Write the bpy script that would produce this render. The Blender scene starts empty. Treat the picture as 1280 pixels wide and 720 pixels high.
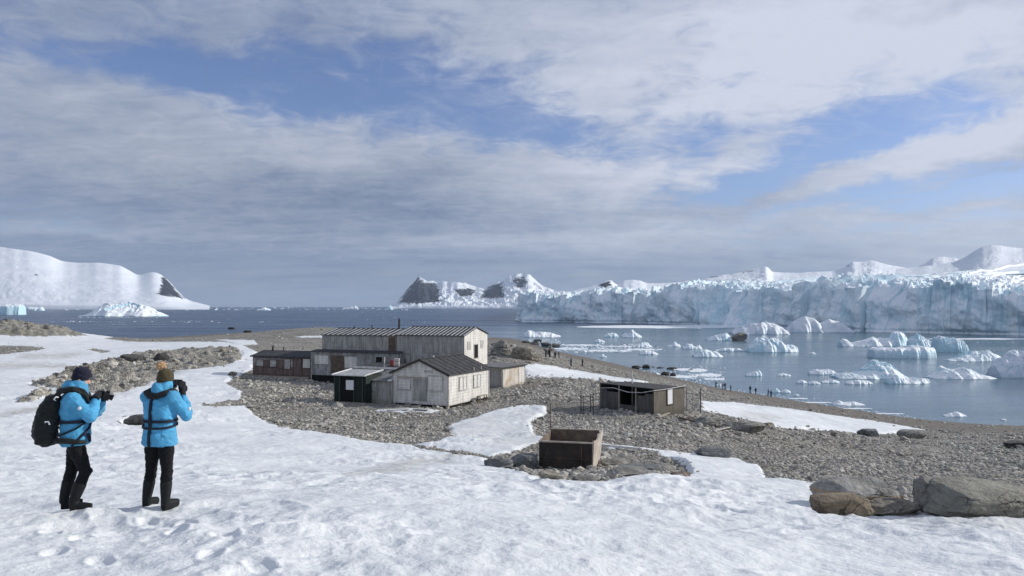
import bpy, bmesh, math, random
import numpy as np
from mathutils import Vector, Matrix
R = math.radians
random.seed(7)
C = bpy.context.scene.collection
W_, H_, F_ = 1280.0, 720.0, 931.0
CAMZ = 20.0
HOR = 383.0
PITCH = math.atan((HOR - 360.0) / F_)
SUN_AZ, SUN_EL = R(80), R(25)          # azimuth from the view direction towards the right

# ------------------------------------------------------------------ pixels <-> world (placement helpers)
def ray(px, py):
    x, v = (px - 640.0) / F_, (360.0 - py) / F_
    c, s = math.cos(PITCH), math.sin(PITCH)
    return np.array([x, c - v * s, s + v * c])
def at(px, py, d):
    r = ray(px, py); t = d / r[1]
    return Vector((r[0] * t, d, CAMZ + r[2] * t))
def sea(px, py):
    r = ray(px, py); t = -CAMZ / r[2]
    return Vector((r[0] * t, r[1] * t, 0.0))
def proj(X, Y, Z):
    c, s = math.cos(PITCH), math.sin(PITCH)
    z = Z - CAMZ
    dep = np.maximum(Y * c + z * s, 0.05)
    return 640 + F_ * X / dep, 360 - F_ * (-Y * s + z * c) / dep

# ------------------------------------------------------------------ numpy noise
def _hash(ix, iy, iz, seed):
    n = (ix.astype(np.int64) * 374761393 + iy.astype(np.int64) * 668265263 + iz.astype(np.int64) * 2147483647 + seed * 1274126177) & 0xFFFFFFFF
    n = ((n ^ (n >> 13)) * 1274126177) & 0xFFFFFFFF
    n = ((n ^ (n >> 15)) * 2246822519) & 0xFFFFFFFF
    return (n ^ (n >> 16)) & 0xFFFFFFFF
def pn(x, y, seed=0):
    x = np.asarray(x, float); y = np.asarray(y, float)
    ix, iy = np.floor(x), np.floor(y); fx, fy = x - ix, y - iy
    u = fx * fx * fx * (fx * (fx * 6 - 15) + 10); v = fy * fy * fy * (fy * (fy * 6 - 15) + 10)
    z0 = np.zeros_like(ix)
    def g(a, b):
        h = _hash(ix + a, iy + b, z0, seed) * (2 * math.pi / 4294967296.0)
        return np.cos(h) * (fx - a) + np.sin(h) * (fy - b)
    return 1.5 * ((g(0, 0) * (1 - u) + g(1, 0) * u) * (1 - v) + (g(0, 1) * (1 - u) + g(1, 1) * u) * v)
def fbm(x, y, seed=0, oct=4, gain=.5):
    s, a = 0, 1.0
    for k in range(oct):
        s = s + a * pn(x * 2 ** k + 17.3 * k, y * 2 ** k - 9.1 * k, seed + k); a *= gain
    return s
def ridged(x, y, seed=0, oct=4, gain=.5):
    s, a = 0, 1.0
    for k in range(oct):
        s = s + a * (1 - 2 * np.abs(pn(x * 2 ** k + 7.7 * k, y * 2 ** k + 3.3 * k, seed + k))); a *= gain
    return s / 1.9
def vn3(x, y, z, seed=0):
    ix, iy, iz = np.floor(x), np.floor(y), np.floor(z); fx, fy, fz = x - ix, y - iy, z - iz
    u, v, w = [t * t * (3 - 2 * t) for t in (fx, fy, fz)]
    def h(a, b, c): return _hash(ix + a, iy + b, iz + c, seed) / 2147483648.0 - 1
    l = lambda a, b, t: a + (b - a) * t
    return l(l(l(h(0,0,0), h(1,0,0), u), l(h(0,1,0), h(1,1,0), u), v), l(l(h(0,0,1), h(1,0,1), u), l(h(0,1,1), h(1,1,1), u), v), w)
def fbm3(p, sc, seed=0, oct=3):
    s, a = 0, 1.0
    for k in range(oct):
        q = p * sc * 2 ** k + 11.7 * k
        s = s + a * vn3(q[:, 0], q[:, 1], q[:, 2], seed + k); a *= .5
    return s
def sstep(a, b, x):
    t = np.clip((x - a) / (b - a), 0, 1); return t * t * (3 - 2 * t)
def cell(x, y, seed=0):
    """nearest-feature cells: distance to the nearest point, to the second one, and a random value per cell"""
    ix, iy = np.floor(x), np.floor(y)
    b1 = np.full(np.shape(x), 9.0); b2 = np.full(np.shape(x), 9.0); rv = np.zeros(np.shape(x))
    z0 = np.zeros_like(ix)
    for a in (-1, 0, 1):
        for b in (-1, 0, 1):
            h1 = _hash(ix + a, iy + b, z0, seed) / 4294967296.0
            h2 = _hash(ix + a, iy + b, z0, seed + 91) / 4294967296.0
            d = np.hypot(ix + a + h1 - x, iy + b + h2 - y)
            new = d < b1
            b2 = np.where(new, b1, np.minimum(b2, d)); rv = np.where(new, (h1 * 7 + h2 * 13) % 1.0, rv); b1 = np.where(new, d, b1)
    return b1, b2, rv

# ------------------------------------------------------------------ object helpers
def tag(o, label=None, cat=None, group=None, kind=None):
    if label: o['label'] = label
    if cat: o['category'] = cat
    if group: o['group'] = group
    if kind: o['kind'] = kind
    return o
def empty(name, loc=(0, 0, 0), rz=0.0):
    o = bpy.data.objects.new(name, None); C.objects.link(o)
    o.location = loc; o.rotation_euler = (0, 0, rz); o.empty_display_size = .2
    return o
def np_mesh(name, V, Fq, mats, parent=None, smooth=False, midx=None, loc=None):
    """V (n,3) array; Fq (m,3 or 4) array of one size"""
    V = np.asarray(V, np.float32); Fq = np.asarray(Fq, np.int32)
    me = bpy.data.meshes.new(name)
    me.vertices.add(len(V)); me.vertices.foreach_set('co', V.ravel())
    k = Fq.shape[1]
    me.loops.add(Fq.size); me.loops.foreach_set('vertex_index', Fq.ravel())
    me.polygons.add(len(Fq)); me.polygons.foreach_set('loop_start', np.arange(0, Fq.size, k, dtype=np.int32))
    if midx is not None: me.polygons.foreach_set('material_index', np.asarray(midx, np.int32))
    me.update(calc_edges=True)
    me.polygons.foreach_set('use_smooth', np.full(len(Fq), bool(smooth)))
    for m in (mats if isinstance(mats, (list, tuple)) else [mats]): me.materials.append(m)
    o = bpy.data.objects.new(name, me); C.objects.link(o)
    if parent: o.parent = parent
    if loc is not None: o.location = loc
    return o
def fattr(o, name, vals):
    a = o.data.attributes.new(name, 'FLOAT', 'POINT'); a.data.foreach_set('value', np.asarray(vals, np.float32))
def grid_faces(nr, nc, wrap=False):
    i = np.arange(nr - 1)[:, None]; j = np.arange(nc if wrap else nc - 1)[None, :]
    a = i * nc + j; b = i * nc + (j + 1) % nc
    return np.stack([a, b, b + nc, a + nc], -1).reshape(-1, 4)

class MB:
    """collects boxes, prisms and bars into ONE mesh"""
    def __init__(s): s.v, s.f, s.m = [], [], []
    def poly(s, pts, mi=0):
        n = len(s.v); s.v += [tuple(p) for p in pts]; s.f.append(list(range(n, n + len(pts)))); s.m.append(mi)
    def hexa(s, b, t, mi=0):
        """b, t: four bottom and four top points, counter-clockwise from above"""
        n = len(s.v); s.v += [tuple(p) for p in b] + [tuple(p) for p in t]
        for q in ((3,2,1,0),(4,5,6,7),(0,1,5,4),(1,2,6,5),(2,3,7,6),(3,0,4,7)):
            s.f.append([n + i for i in q]); s.m.append(mi)
    def box(s, x0, x1, y0, y1, z0, z1, mi=0):
        s.hexa([(x0,y0,z0),(x1,y0,z0),(x1,y1,z0),(x0,y1,z0)], [(x0,y0,z1),(x1,y0,z1),(x1,y1,z1),(x0,y1,z1)], mi)
    def bar(s, p, q, w, h=None, mi=0, n=4):
        p, q = Vector(p), Vector(q); h = h or w
        d = (q - p).normalized(); up = Vector((0, 0, 1)) if abs(d.z) < .95 else Vector((1, 0, 0))
        a = d.cross(up).normalized(); b = a.cross(d)
        k = len(s.v)
        for c in (p, q):
            for i in range(n):
                t = 2 * math.pi * (i + .5) / n; r = 1 / math.cos(math.pi / n) if n == 4 else 1
                s.v.append(tuple(c + a * math.cos(t) * w / 2 * r + b * math.sin(t) * h / 2 * r))
        for i in range(n):
            s.f.append([k + i, k + (i + 1) % n, k + n + (i + 1) % n, k + n + i]); s.m.append(mi)
        s.f.append([k + i for i in range(n)][::-1]); s.m.append(mi)
        s.f.append([k + n + i for i in range(n)]); s.m.append(mi)
    def tube(s, pts, rad, n=8, mi=0):
        """closed tube through pts with a radius (or (a, b) pair) per point"""
        pts = [Vector(p) for p in pts]
        if not isinstance(rad, (list, tuple)): rad = [rad] * len(pts)
        k = len(s.v); u = None
        for i, p in enumerate(pts):
            d = (pts[min(i + 1, len(pts) - 1)] - pts[max(i - 1, 0)]).normalized()
            if u is None:
                u = d.cross(Vector((0, 0, 1)) if abs(d.z) < .9 else Vector((1, 0, 0))).normalized()
            u = (u - d * u.dot(d)).normalized(); w = d.cross(u)
            for j in range(n):
                t = 2 * math.pi * j / n
                s.v.append(tuple(p + (u * math.cos(t) + w * math.sin(t)) * rad[i]))
        for i in range(len(pts) - 1):
            for j in range(n):
                a = k + i * n + j; b = k + i * n + (j + 1) % n
                s.f.append([a, b, b + n, a + n]); s.m.append(mi)
        s.f.append([k + j for j in range(n)][::-1]); s.m.append(mi)
        e = k + (len(pts) - 1) * n
        s.f.append([e + j for j in range(n)]); s.m.append(mi)
    def ball(s, c, r, n=10, mi=0):
        r = r if isinstance(r, (list, tuple)) else (r, r, r)
        k = len(s.v); rows = n // 2 + 1
        for i in range(1, rows):
            ph = math.pi * i / rows
            for j in range(n):
                t = 2 * math.pi * j / n
                s.v.append((c[0] + r[0] * math.sin(ph) * math.cos(t), c[1] + r[1] * math.sin(ph) * math.sin(t), c[2] - r[2] * math.cos(ph)))
        for i in range(rows - 2):
            for j in range(n):
                a = k + i * n + j; b = k + i * n + (j + 1) % n
                s.f.append([a, b, b + n, a + n]); s.m.append(mi)
        s.f.append([k + j for j in range(n)][::-1]); s.m.append(mi)
        e = k + (rows - 2) * n
        s.f.append([e + j for j in range(n)]); s.m.append(mi)
    def rings(s, rows, n=20, mi=0):
        """loft of closed rings, each a list of n points"""
        k = len(s.v)
        for r in rows: s.v += [tuple(p) for p in r]
        for i in range(len(rows) - 1):
            for j in range(n):
                a = k + i * n + j; b = k + i * n + (j + 1) % n
                s.f.append([a, b, b + n, a + n]); s.m.append(mi)
        s.f.append([k + j for j in range(n)][::-1]); s.m.append(mi)
        e = k + (len(rows) - 1) * n
        s.f.append([e + j for j in range(n)]); s.m.append(mi)
    def mesh(s, name, mats):
        me = bpy.data.meshes.new(name); me.from_pydata(s.v, [], s.f)
        me.polygons.foreach_set('material_index', s.m)
        for m in (mats if isinstance(mats, (list, tuple)) else [mats]): me.materials.append(m)
        me.update(); return me
    def build(s, name, mats, parent=None, loc=None, bevel=0.0, smooth=False):
        me = s.mesh(name, mats); o = bpy.data.objects.new(name, me); C.objects.link(o)
        if parent: o.parent = parent
        if loc is not None: o.location = loc
        if smooth: me.polygons.foreach_set('use_smooth', [True] * len(me.polygons))
        if bevel:
            m = o.modifiers.new('bevel', 'BEVEL'); m.width = bevel; m.segments = 2; m.limit_method = 'ANGLE'
        return o
    def blob(s, name, mats, voxel, parent=None, smooth=3, wr=0.0, wsc=14, seed=0, paint=None):
        """union of everything collected into one continuous surface"""
        me = s.mesh(name + '_raw', mats); o = bpy.data.objects.new(name + '_raw', me); C.objects.link(o)
        bm = bmesh.new(); bm.from_mesh(me); bmesh.ops.recalc_face_normals(bm, faces=bm.faces); bm.to_mesh(me); bm.free()
        r = o.modifiers.new('r', 'REMESH'); r.mode = 'VOXEL'; r.voxel_size = voxel; r.use_smooth_shade = True
        if smooth:
            q = o.modifiers.new('s', 'SMOOTH'); q.factor = .5; q.iterations = smooth
        dg = bpy.context.evaluated_depsgraph_get()
        ev = o.evaluated_get(dg); m2 = bpy.data.meshes.new_from_object(ev)
        bpy.data.objects.remove(o); bpy.data.meshes.remove(me)
        m2.name = name
        n = len(m2.vertices); co = np.empty(n * 3, np.float32); m2.vertices.foreach_get('co', co); co = co.reshape(-1, 3)
        if wr:
            no = np.empty(n * 3, np.float32); m2.vertices.foreach_get('normal', no); no = no.reshape(-1, 3)
            q = co.copy(); q[:, 2] *= 1.7
            f = fbm3(q, wsc, seed, 3)
            co = co + no * (wr * (np.abs(f) * 1.6 - .6))[:, None]
            m2.vertices.foreach_set('co', co.astype(np.float32).ravel())
        m2.materials.clear()
        for m in (mats if isinstance(mats, (list, tuple)) else [mats]): m2.materials.append(m)
        if paint:
            ce = np.array([p.center[:] for p in m2.polygons]); m2.polygons.foreach_set('material_index', np.asarray(paint(ce), np.int32))
        m2.polygons.foreach_set('use_smooth', [True] * len(m2.polygons)); m2.update()
        ob = bpy.data.objects.new(name, m2); C.objects.link(ob)
        if parent: ob.parent = parent
        return ob

# ------------------------------------------------------------------ node helpers
class NT:
    def __init__(s, nt): s.nt = nt; s.N = nt.nodes; s.L = nt.links
    def set(s, sock, v):
        if hasattr(v, 'is_output') or isinstance(v, bpy.types.NodeSocket): s.L.new(v, sock)
        elif isinstance(v, (tuple, list)) and len(v) == 3 and sock.type == 'RGBA': sock.default_value = (*v, 1)
        else: sock.default_value = v
    def m(s, op, a, b=None, c=None, clamp=False):
        n = s.N.new('ShaderNodeMath'); n.operation = op; n.use_clamp = clamp
        s.set(n.inputs[0], a)
        if b is not None: s.set(n.inputs[1], b)
        if c is not None: s.set(n.inputs[2], c)
        return n.outputs[0]
    def v(s, op, a, b=None, out=0):
        n = s.N.new('ShaderNodeVectorMath'); n.operation = op; s.set(n.inputs[0], a)
        if b is not None: s.set(n.inputs['Scale'] if op == 'SCALE' else n.inputs[1], b)
        return n.outputs[out]
    def xyz(s, x, y, z):
        n = s.N.new('ShaderNodeCombineXYZ')
        for i, q in enumerate((x, y, z)): s.set(n.inputs[i], q)
        return n.outputs[0]
    def sep(s, v):
        n = s.N.new('ShaderNodeSeparateXYZ'); s.set(n.inputs[0], v); return n.outputs
    def noise(s, vec, scale, detail=4, rough=.55, dist=0, out=0):
        n = s.N.new('ShaderNodeTexNoise'); s.set(n.inputs['Vector'], vec)
        n.inputs['Scale'].default_value = scale; n.inputs['Detail'].default_value = detail
        n.inputs['Roughness'].default_value = rough; n.inputs['Distortion'].default_value = dist
        return n.outputs[out]
    def vor(s, vec, scale, feature='F1', out='Distance', rnd=1):
        n = s.N.new('ShaderNodeTexVoronoi'); n.feature = feature; s.set(n.inputs['Vector'], vec)
        n.inputs['Scale'].default_value = scale; n.inputs['Randomness'].default_value = rnd
        return n.outputs[out]
    def mix(s, f, a, b, mode='MIX'):
        n = s.N.new('ShaderNodeMix'); n.data_type = 'RGBA'; n.blend_type = mode; n.clamp_factor = True
        s.set(n.inputs[0], f); s.set(n.inputs[6], a); s.set(n.inputs[7], b); return n.outputs[2]
    def rng(s, x, a, b, c=0.0, d=1.0, smooth=True):
        n = s.N.new('ShaderNodeMapRange'); n.interpolation_type = 'SMOOTHSTEP' if smooth else 'LINEAR'
        s.set(n.inputs[0], x)
        for i, q in enumerate((a, b, c, d)): s.set(n.inputs[i + 1], q)
        return n.outputs[0]
    def attr(s, name):
        n = s.N.new('ShaderNodeAttribute'); n.attribute_name = name; return n.outputs['Fac']
    def bump(s, h, strength=.5, dist=.05, normal=None):
        n = s.N.new('ShaderNodeBump'); n.inputs['Strength'].default_value = strength; n.inputs['Distance'].default_value = dist
        s.set(n.inputs['Height'], h)
        if normal is not None: s.set(n.inputs['Normal'], normal)
        return n.outputs[0]
def new_mat(name):
    m = bpy.data.materials.new(name); m.use_nodes = True
    t = NT(m.node_tree); b = t.N['Principled BSDF']
    t.b = b; t.mat = m
    tc = t.N.new('ShaderNodeTexCoord'); t.obj = tc.outputs['Object']
    g = t.N.new('ShaderNodeNewGeometry'); t.pos = g.outputs['Position']; t.nor = g.outputs['Normal']; t.tnor = g.outputs['True Normal']
    return t
def flat(name, col, rough=.7, var=.25, sc=20.0, metal=0.0, bump=0.0):
    t = new_mat(name)
    n = t.noise(t.obj, sc, 4, .6)
    c2 = tuple(min(1, c * (1 + var)) for c in col); c1 = tuple(c * (1 - var) for c in col)
    t.set(t.b.inputs['Base Color'], t.mix(t.rng(n, .3, .7), c1, c2))
    t.b.inputs['Roughness'].default_value = rough; t.b.inputs['Metallic'].default_value = metal; t.b.inputs['Specular IOR Level'].default_value = .22
    if bump: t.set(t.b.inputs['Normal'], t.bump(n, .6, bump))
    return t.mat
# ------------------------------------------------------------------ materials
def mat_ground():
    t = new_mat('ground_snow_and_stones')
    sd = t.attr('snow'); dirt = t.attr('dirt'); rocky = t.attr('outcrop'); wet = t.attr('wet')
    n1 = t.noise(t.pos, .55, 6, .6); n2 = t.noise(t.pos, 3.2, 5, .65)
    edge = t.m('ADD', sd, t.m('ADD', t.m('MULTIPLY', t.m('SUBTRACT', n1, .5), 9.0), t.m('MULTIPLY', t.m('SUBTRACT', n2, .5), 8.0)))
    f = t.rng(edge, -.5, .7)
    # snow
    s1 = t.noise(t.pos, .35, 4, .6); s2 = t.noise(t.pos, 4.5, 5, .7)
    snow = t.mix(t.rng(s1, .35, .7), (.70, .722, .728), (.80, .815, .812))
    snow = t.mix(t.m('MULTIPLY', t.rng(s2, .5, .72), .30), snow, (.56, .59, .62))
    dn = t.noise(t.pos, 1.3, 6, .7)
    df = t.m('MULTIPLY', dirt, t.rng(dn, .3, .62))
    snow = t.mix(df, snow, (.40, .38, .32))
    # stones
    vc = t.vor(t.pos, 5.5, out='Color'); vd = t.vor(t.pos, 5.5)
    vs = t.sep(vc)[0]
    rock = t.mix(vs, (.135, .128, .113), (.47, .445, .395))
    big = t.noise(t.pos, .16, 4, .55)
    rock = t.mix(t.m('MULTIPLY', t.rng(big, .45, .62), .5), rock, (.13, .125, .115))
    warm = t.noise(t.pos, .08, 3, .5)
    rock = t.mix(t.m('MULTIPLY', t.rng(warm, .48, .7), .35), rock, (.26, .22, .17))
    on = t.noise(t.pos, 1.1, 8, .72)
    outc = t.mix(t.rng(on, .34, .66), (.16, .152, .13), (.50, .47, .40))
    rock = t.mix(rocky, rock, outc)
    beach = t.mix(t.noise(t.pos, .9, 5, .6), (.15, .135, .115), (.25, .225, .19))
    moss = t.noise(t.pos, .11, 6, .65)
    rock = t.mix(t.m('MULTIPLY', t.rng(moss, .54, .66), .5), rock, (.14, .145, .10))
    rock = t.mix(t.m('MULTIPLY', t.rng(t.noise(t.pos, .24, 5, .6), .56, .66), .6), rock, (.30, .285, .255))
    rock = t.mix(wet, rock, beach)
    t.set(t.b.inputs['Base Color'], t.mix(f, rock, snow))
    t.set(t.b.inputs['Roughness'], t.mix(f, (.85,) * 3, (.55,) * 3))
    t.b.inputs['Specular IOR Level'].default_value = .3
    hs = t.m('ADD', t.m('MULTIPLY', t.noise(t.pos, 9, 5, .65), .035), t.m('MULTIPLY', t.noise(t.pos, 2.2, 3, .6), .06))
    hr = t.m('ADD', t.m('MULTIPLY', t.m('SUBTRACT', .5, vd), .28), t.m('MULTIPLY', on, .25))
    h = t.m('ADD', t.m('MULTIPLY', hs, f), t.m('MULTIPLY', hr, t.m('SUBTRACT', 1, f)))
    t.set(t.b.inputs['Normal'], t.bump(h, .8, 1.0))
    return t.mat
def mat_stone():
    t = new_mat('cobble_stone')
    a = t.attr('tone')
    n = t.noise(t.pos, 9, 5, .7)
    c = t.mix(a, (.125, .118, .105), (.54, .51, .45))
    c = t.mix(t.m('MULTIPLY', t.rng(n, .45, .7), .4), c, (.24, .22, .18))
    t.set(t.b.inputs['Base Color'], c); t.b.inputs['Roughness'].default_value = .85
    return t.mat
def mat_rock(name, dark, light, strata=None, sc=2.2):
    t = new_mat(name)
    n = t.noise(t.pos, sc, 8, .68); n2 = t.noise(t.pos, sc * 7, 5, .7)
    c = t.mix(t.rng(n, .33, .68), dark, light)
    c = t.mix(t.m('MULTIPLY', t.rng(n2, .5, .7), .45), c, tuple(x * .55 for x in dark))
    l = t.noise(t.pos, sc * 2.3, 6, .75)
    c = t.mix(t.m('MULTIPLY', t.rng(l, .58, .68), .4), c, (.36, .36, .31))
    cn = t.v('ADD', t.obj, t.v('SCALE', t.noise(t.obj, 2.5, 4, .6, 0, 1), .35))
    ck = t.vor(cn, 2.6, 'DISTANCE_TO_EDGE'); crack = t.m('MULTIPLY', t.rng(ck, .022, .004), t.rng(t.noise(t.obj, 1.3, 2, .5), .47, .56))
    c = t.mix(t.m('MULTIPLY', crack, .8), c, tuple(x * .3 for x in dark))
    if strata:
        z = t.sep(t.obj)
        zz = t.m('ADD', z[2], t.m('MULTIPLY', t.m('SUBTRACT', t.noise(t.obj, 1.4, 4, .6), .5), .16))
        f = t.m('MULTIPLY', t.rng(zz, strata[0], strata[0] + .03), t.rng(zz, strata[1], strata[1] - .03))
        w = t.rng(t.noise(t.obj, 3.0, 4, .6), .40, .55)
        c = t.mix(t.m('MULTIPLY', f, w), c, strata[2])
    t.set(t.b.inputs['Base Color'], c); t.b.inputs['Roughness'].default_value = .85
    t.set(t.b.inputs['Normal'], t.bump(t.m('SUBTRACT', t.m('ADD', n, t.m('MULTIPLY', n2, .45)), t.m('MULTIPLY', crack, .35)), 1.0, .13))
    return t.mat
def mat_ice(name, top=(.83, .87, .90), side=(.50, .68, .80), deep=(.30, .52, .68), sc=.25):
    """snow lies on the flatter faces, bare blue ice shows on the steep ones"""
    t = new_mat(name)
    nz = t.sep(t.tnor)[2]
    n = t.noise(t.pos, sc, 6, .65); n2 = t.noise(t.pos, sc * 5, 4, .6)
    f = t.rng(t.m('ADD', nz, t.m('MULTIPLY', t.m('SUBTRACT', n, .5), .5)), .30, .72)
    s = t.mix(t.rng(n2, .4, .68), side, deep)
    t.set(t.b.inputs['Base Color'], t.mix(f, s, top))
    t.b.inputs['Roughness'].default_value = .5; t.b.inputs['Specular IOR Level'].default_value = .3
    t.set(t.b.inputs['Normal'], t.bump(t.m('ADD', n, t.m('MULTIPLY', n2, .4)), .5, .5))
    return t.mat
def mat_glacier():
    t = new_mat('glacier_ice')
    nz = t.sep(t.tnor)[2]
    p = t.sep(t.pos)
    col = t.xyz(p[0], p[1], t.m('MULTIPLY', p[2], .22))       # vertical staining of the face
    n = t.noise(col, .11, 7, .65); n2 = t.noise(t.pos, .35, 5, .65); n3 = t.noise(t.pos, .018, 4, .6)
    f = t.rng(t.m('ADD', nz, t.m('MULTIPLY', t.m('SUBTRACT', n2, .5), .5)), .35, .75)
    ice = t.mix(t.rng(n, .34, .66), (.60, .77, .84), (.88, .93, .95))
    ice = t.mix(t.m('MULTIPLY', t.rng(n3, .5, .66), .45), ice, (.44, .66, .77))
    dirt = t.noise(t.pos, .06, 6, .7)
    ice = t.mix(t.m('MULTIPLY', t.rng(dirt, .62, .76), .22), ice, (.42, .48, .53))
    t.set(t.b.inputs['Base Color'], t.mix(f, ice, (.82, .85, .88)))
    t.b.inputs['Roughness'].default_value = .6; t.b.inputs['Specular IOR Level'].default_value = .25
    t.set(t.b.inputs['Normal'], t.bump(t.m('ADD', n2, t.m('MULTIPLY', n, .8)), .4, 1.4))
    return t.mat
def mat_mountain():
    t = new_mat('mountain_snow_and_rock')
    a = t.attr('rock')
    nz = t.sep(t.tnor)[2]
    n = t.noise(t.pos, .006, 7, .68); n2 = t.noise(t.v('MULTIPLY', t.pos, (1.0, .5, .35)), .02, 6, .72)
    x = t.m('ADD', a, t.m('ADD', t.m('MULTIPLY', t.m('SUBTRACT', n, .5), 1.3), t.m('MULTIPLY', t.m('SUBTRACT', n2, .5), 1.5)))
    x = t.m('SUBTRACT', x, t.m('MULTIPLY', t.m('SUBTRACT', nz, .6), .5))
    f = t.rng(x, .42, .55)
    rk = t.mix(t.rng(n2, .3, .7), (.014, .017, .025), (.05, .054, .064))
    t.set(t.b.inputs['Base Color'], t.mix(f, t.mix(t.rng(t.noise(t.v('MULTIPLY', t.pos, (1.0, .5, 2.5)), .008, 7, .65), .36, .66), (.70, .745, .80), (.78, .815, .86)), rk)); t.b.inputs['Roughness'].default_value = .8
    t.b.inputs['Specular IOR Level'].default_value = .2
    t.set(t.b.inputs['Normal'], t.bump(t.m('MULTIPLY', t.m('ADD', n, n2), t.m('ADD', t.m('MULTIPLY', f, .98), .02)), .5, 14.0))
    return t.mat
def mat_water():
    t = new_mat('sea_water')
    p = t.pos
    w1 = t.noise(t.v('MULTIPLY', p, (.5, 1.0, 1.0)), .35, 5, .6, .4); w2 = t.noise(p, 1.6, 4, .6); w3 = t.noise(t.v('MULTIPLY', p, (.25, 1.0, 1.0)), .02, 4, .6)
    w4 = t.noise(t.v('MULTIPLY', p, (.4, 1.0, 1.0)), .06, 5, .6)
    dist = t.v('LENGTH', t.v('SUBTRACT', p, (330.0, 330.0, 0.0)), None, 1)
    open_ = t.rng(t.m('ADD', dist, t.m('MULTIPLY', t.m('SUBTRACT', w3, .5), 300.0)), 330, 620)
    calm = t.rng(w3, .42, .62)
    t.set(t.b.inputs['Base Color'], t.mix(open_, (.085, .145, .185), (.018, .048, .10)))
    t.set(t.b.inputs['Roughness'], t.m('ADD', t.m('ADD', .14, t.m('MULTIPLY', calm, .08)), t.m('MULTIPLY', open_, .10)))
    t.b.inputs['IOR'].default_value = 1.33
    h = t.m('ADD', t.m('MULTIPLY', w1, t.m('ADD', .10, t.m('MULTIPLY', calm, .2))), t.m('MULTIPLY', w2, .03))
    h = t.m('ADD', h, t.m('MULTIPLY', open_, t.m('ADD', t.m('MULTIPLY', w1, .9), t.m('MULTIPLY', w4, 3.0))))
    t.set(t.b.inputs['Normal'], t.bump(h, .8, 1.0))
    return t.mat
def mat_boards(name, light, dark, streak=(.2, .18, .16), axis=0, pitch=.16, stain=.55, rust=None):
    """weathered painted boards: vertical streaks, seams every `pitch` m, peeling to bare wood"""
    t = new_mat(name)
    p = t.sep(t.obj)
    flatv = t.xyz(t.m('MULTIPLY', t.m('ADD', p[0], p[1]), 1.0), t.m('MULTIPLY', p[1], .2), t.m('MULTIPLY', p[2], .16))
    n = t.noise(flatv, 3.0, 6, .7); n2 = t.noise(t.obj, 1.1, 5, .65); n3 = t.noise(t.xyz(p[0], p[1], t.m('MULTIPLY', p[2], 4)), 2.0, 5, .7)
    c = t.mix(t.rng(n, .32, .66), dark, light)
    c = t.mix(t.m('MULTIPLY', t.rng(n2, .46, .66), stain), c, dark)
    c = t.mix(t.m('MULTIPLY', t.rng(n3, .56, .70), .6), c, streak)
    u = p[2] if axis == 2 else t.m('ADD', p[0], p[1])
    fr = t.m('FRACT', t.m('DIVIDE', u, pitch))
    seam = t.m('GREATER_THAN', fr, .90)
    c = t.mix(t.m('MULTIPLY', seam, .38), c, tuple(x * .5 for x in dark))
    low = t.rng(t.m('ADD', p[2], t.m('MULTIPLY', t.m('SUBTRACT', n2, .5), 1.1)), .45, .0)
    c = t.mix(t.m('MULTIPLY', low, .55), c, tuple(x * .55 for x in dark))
    if rust:
        c = t.mix(t.m('MULTIPLY', t.rng(t.noise(t.obj, .9, 6, .7), .50, .62), .6), c, rust)
    t.set(t.b.inputs['Base Color'], c); t.b.inputs['Roughness'].default_value = .85
    t.set(t.b.inputs['Normal'], t.bump(t.m('SUBTRACT', n, t.m('MULTIPLY', seam, .6)), .5, .02))
    return t.mat
def mat_rust():
    t = new_mat('rusted_steel')
    n = t.noise(t.obj, 2.6, 8, .7); n2 = t.noise(t.obj, 9, 5, .7)
    c = t.mix(t.rng(n, .36, .66), (.022, .019, .017), (.105, .068, .045))
    c = t.mix(t.m('MULTIPLY', t.rng(n2, .58, .72), .6), c, (.18, .12, .085))
    z = t.sep(t.obj)[2]
    t.set(t.b.inputs['Base Color'], c); t.b.inputs['Roughness'].default_value = .8
    t.set(t.b.inputs['Normal'], t.bump(n2, .6, .02))
    return t.mat
def mat_fabric(name, col, rough=.75, sheen=.2):
    t = new_mat(name)
    n = t.noise(t.obj, 26, 5, .65); n2 = t.noise(t.obj, 5, 4, .6)
    c = t.mix(t.rng(n2, .3, .7), tuple(x * .82 for x in col), tuple(min(1, x * 1.15) for x in col))
    t.set(t.b.inputs['Base Color'], c); t.b.inputs['Roughness'].default_value = rough
    t.b.inputs['Sheen Weight'].default_value = sheen * .3; t.b.inputs['Specular IOR Level'].default_value = .2
    t.set(t.b.inputs['Normal'], t.bump(t.m('ADD', t.m('MULTIPLY', n, .6), t.m('ADD', n2, t.m('ABSOLUTE', t.m('SUBTRACT', t.noise(t.v('MULTIPLY', t.obj, (1.0, 1.0, 1.8)), 9, 3, .5, 1.2), .5)))), .7, .022))
    return t.mat
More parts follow.
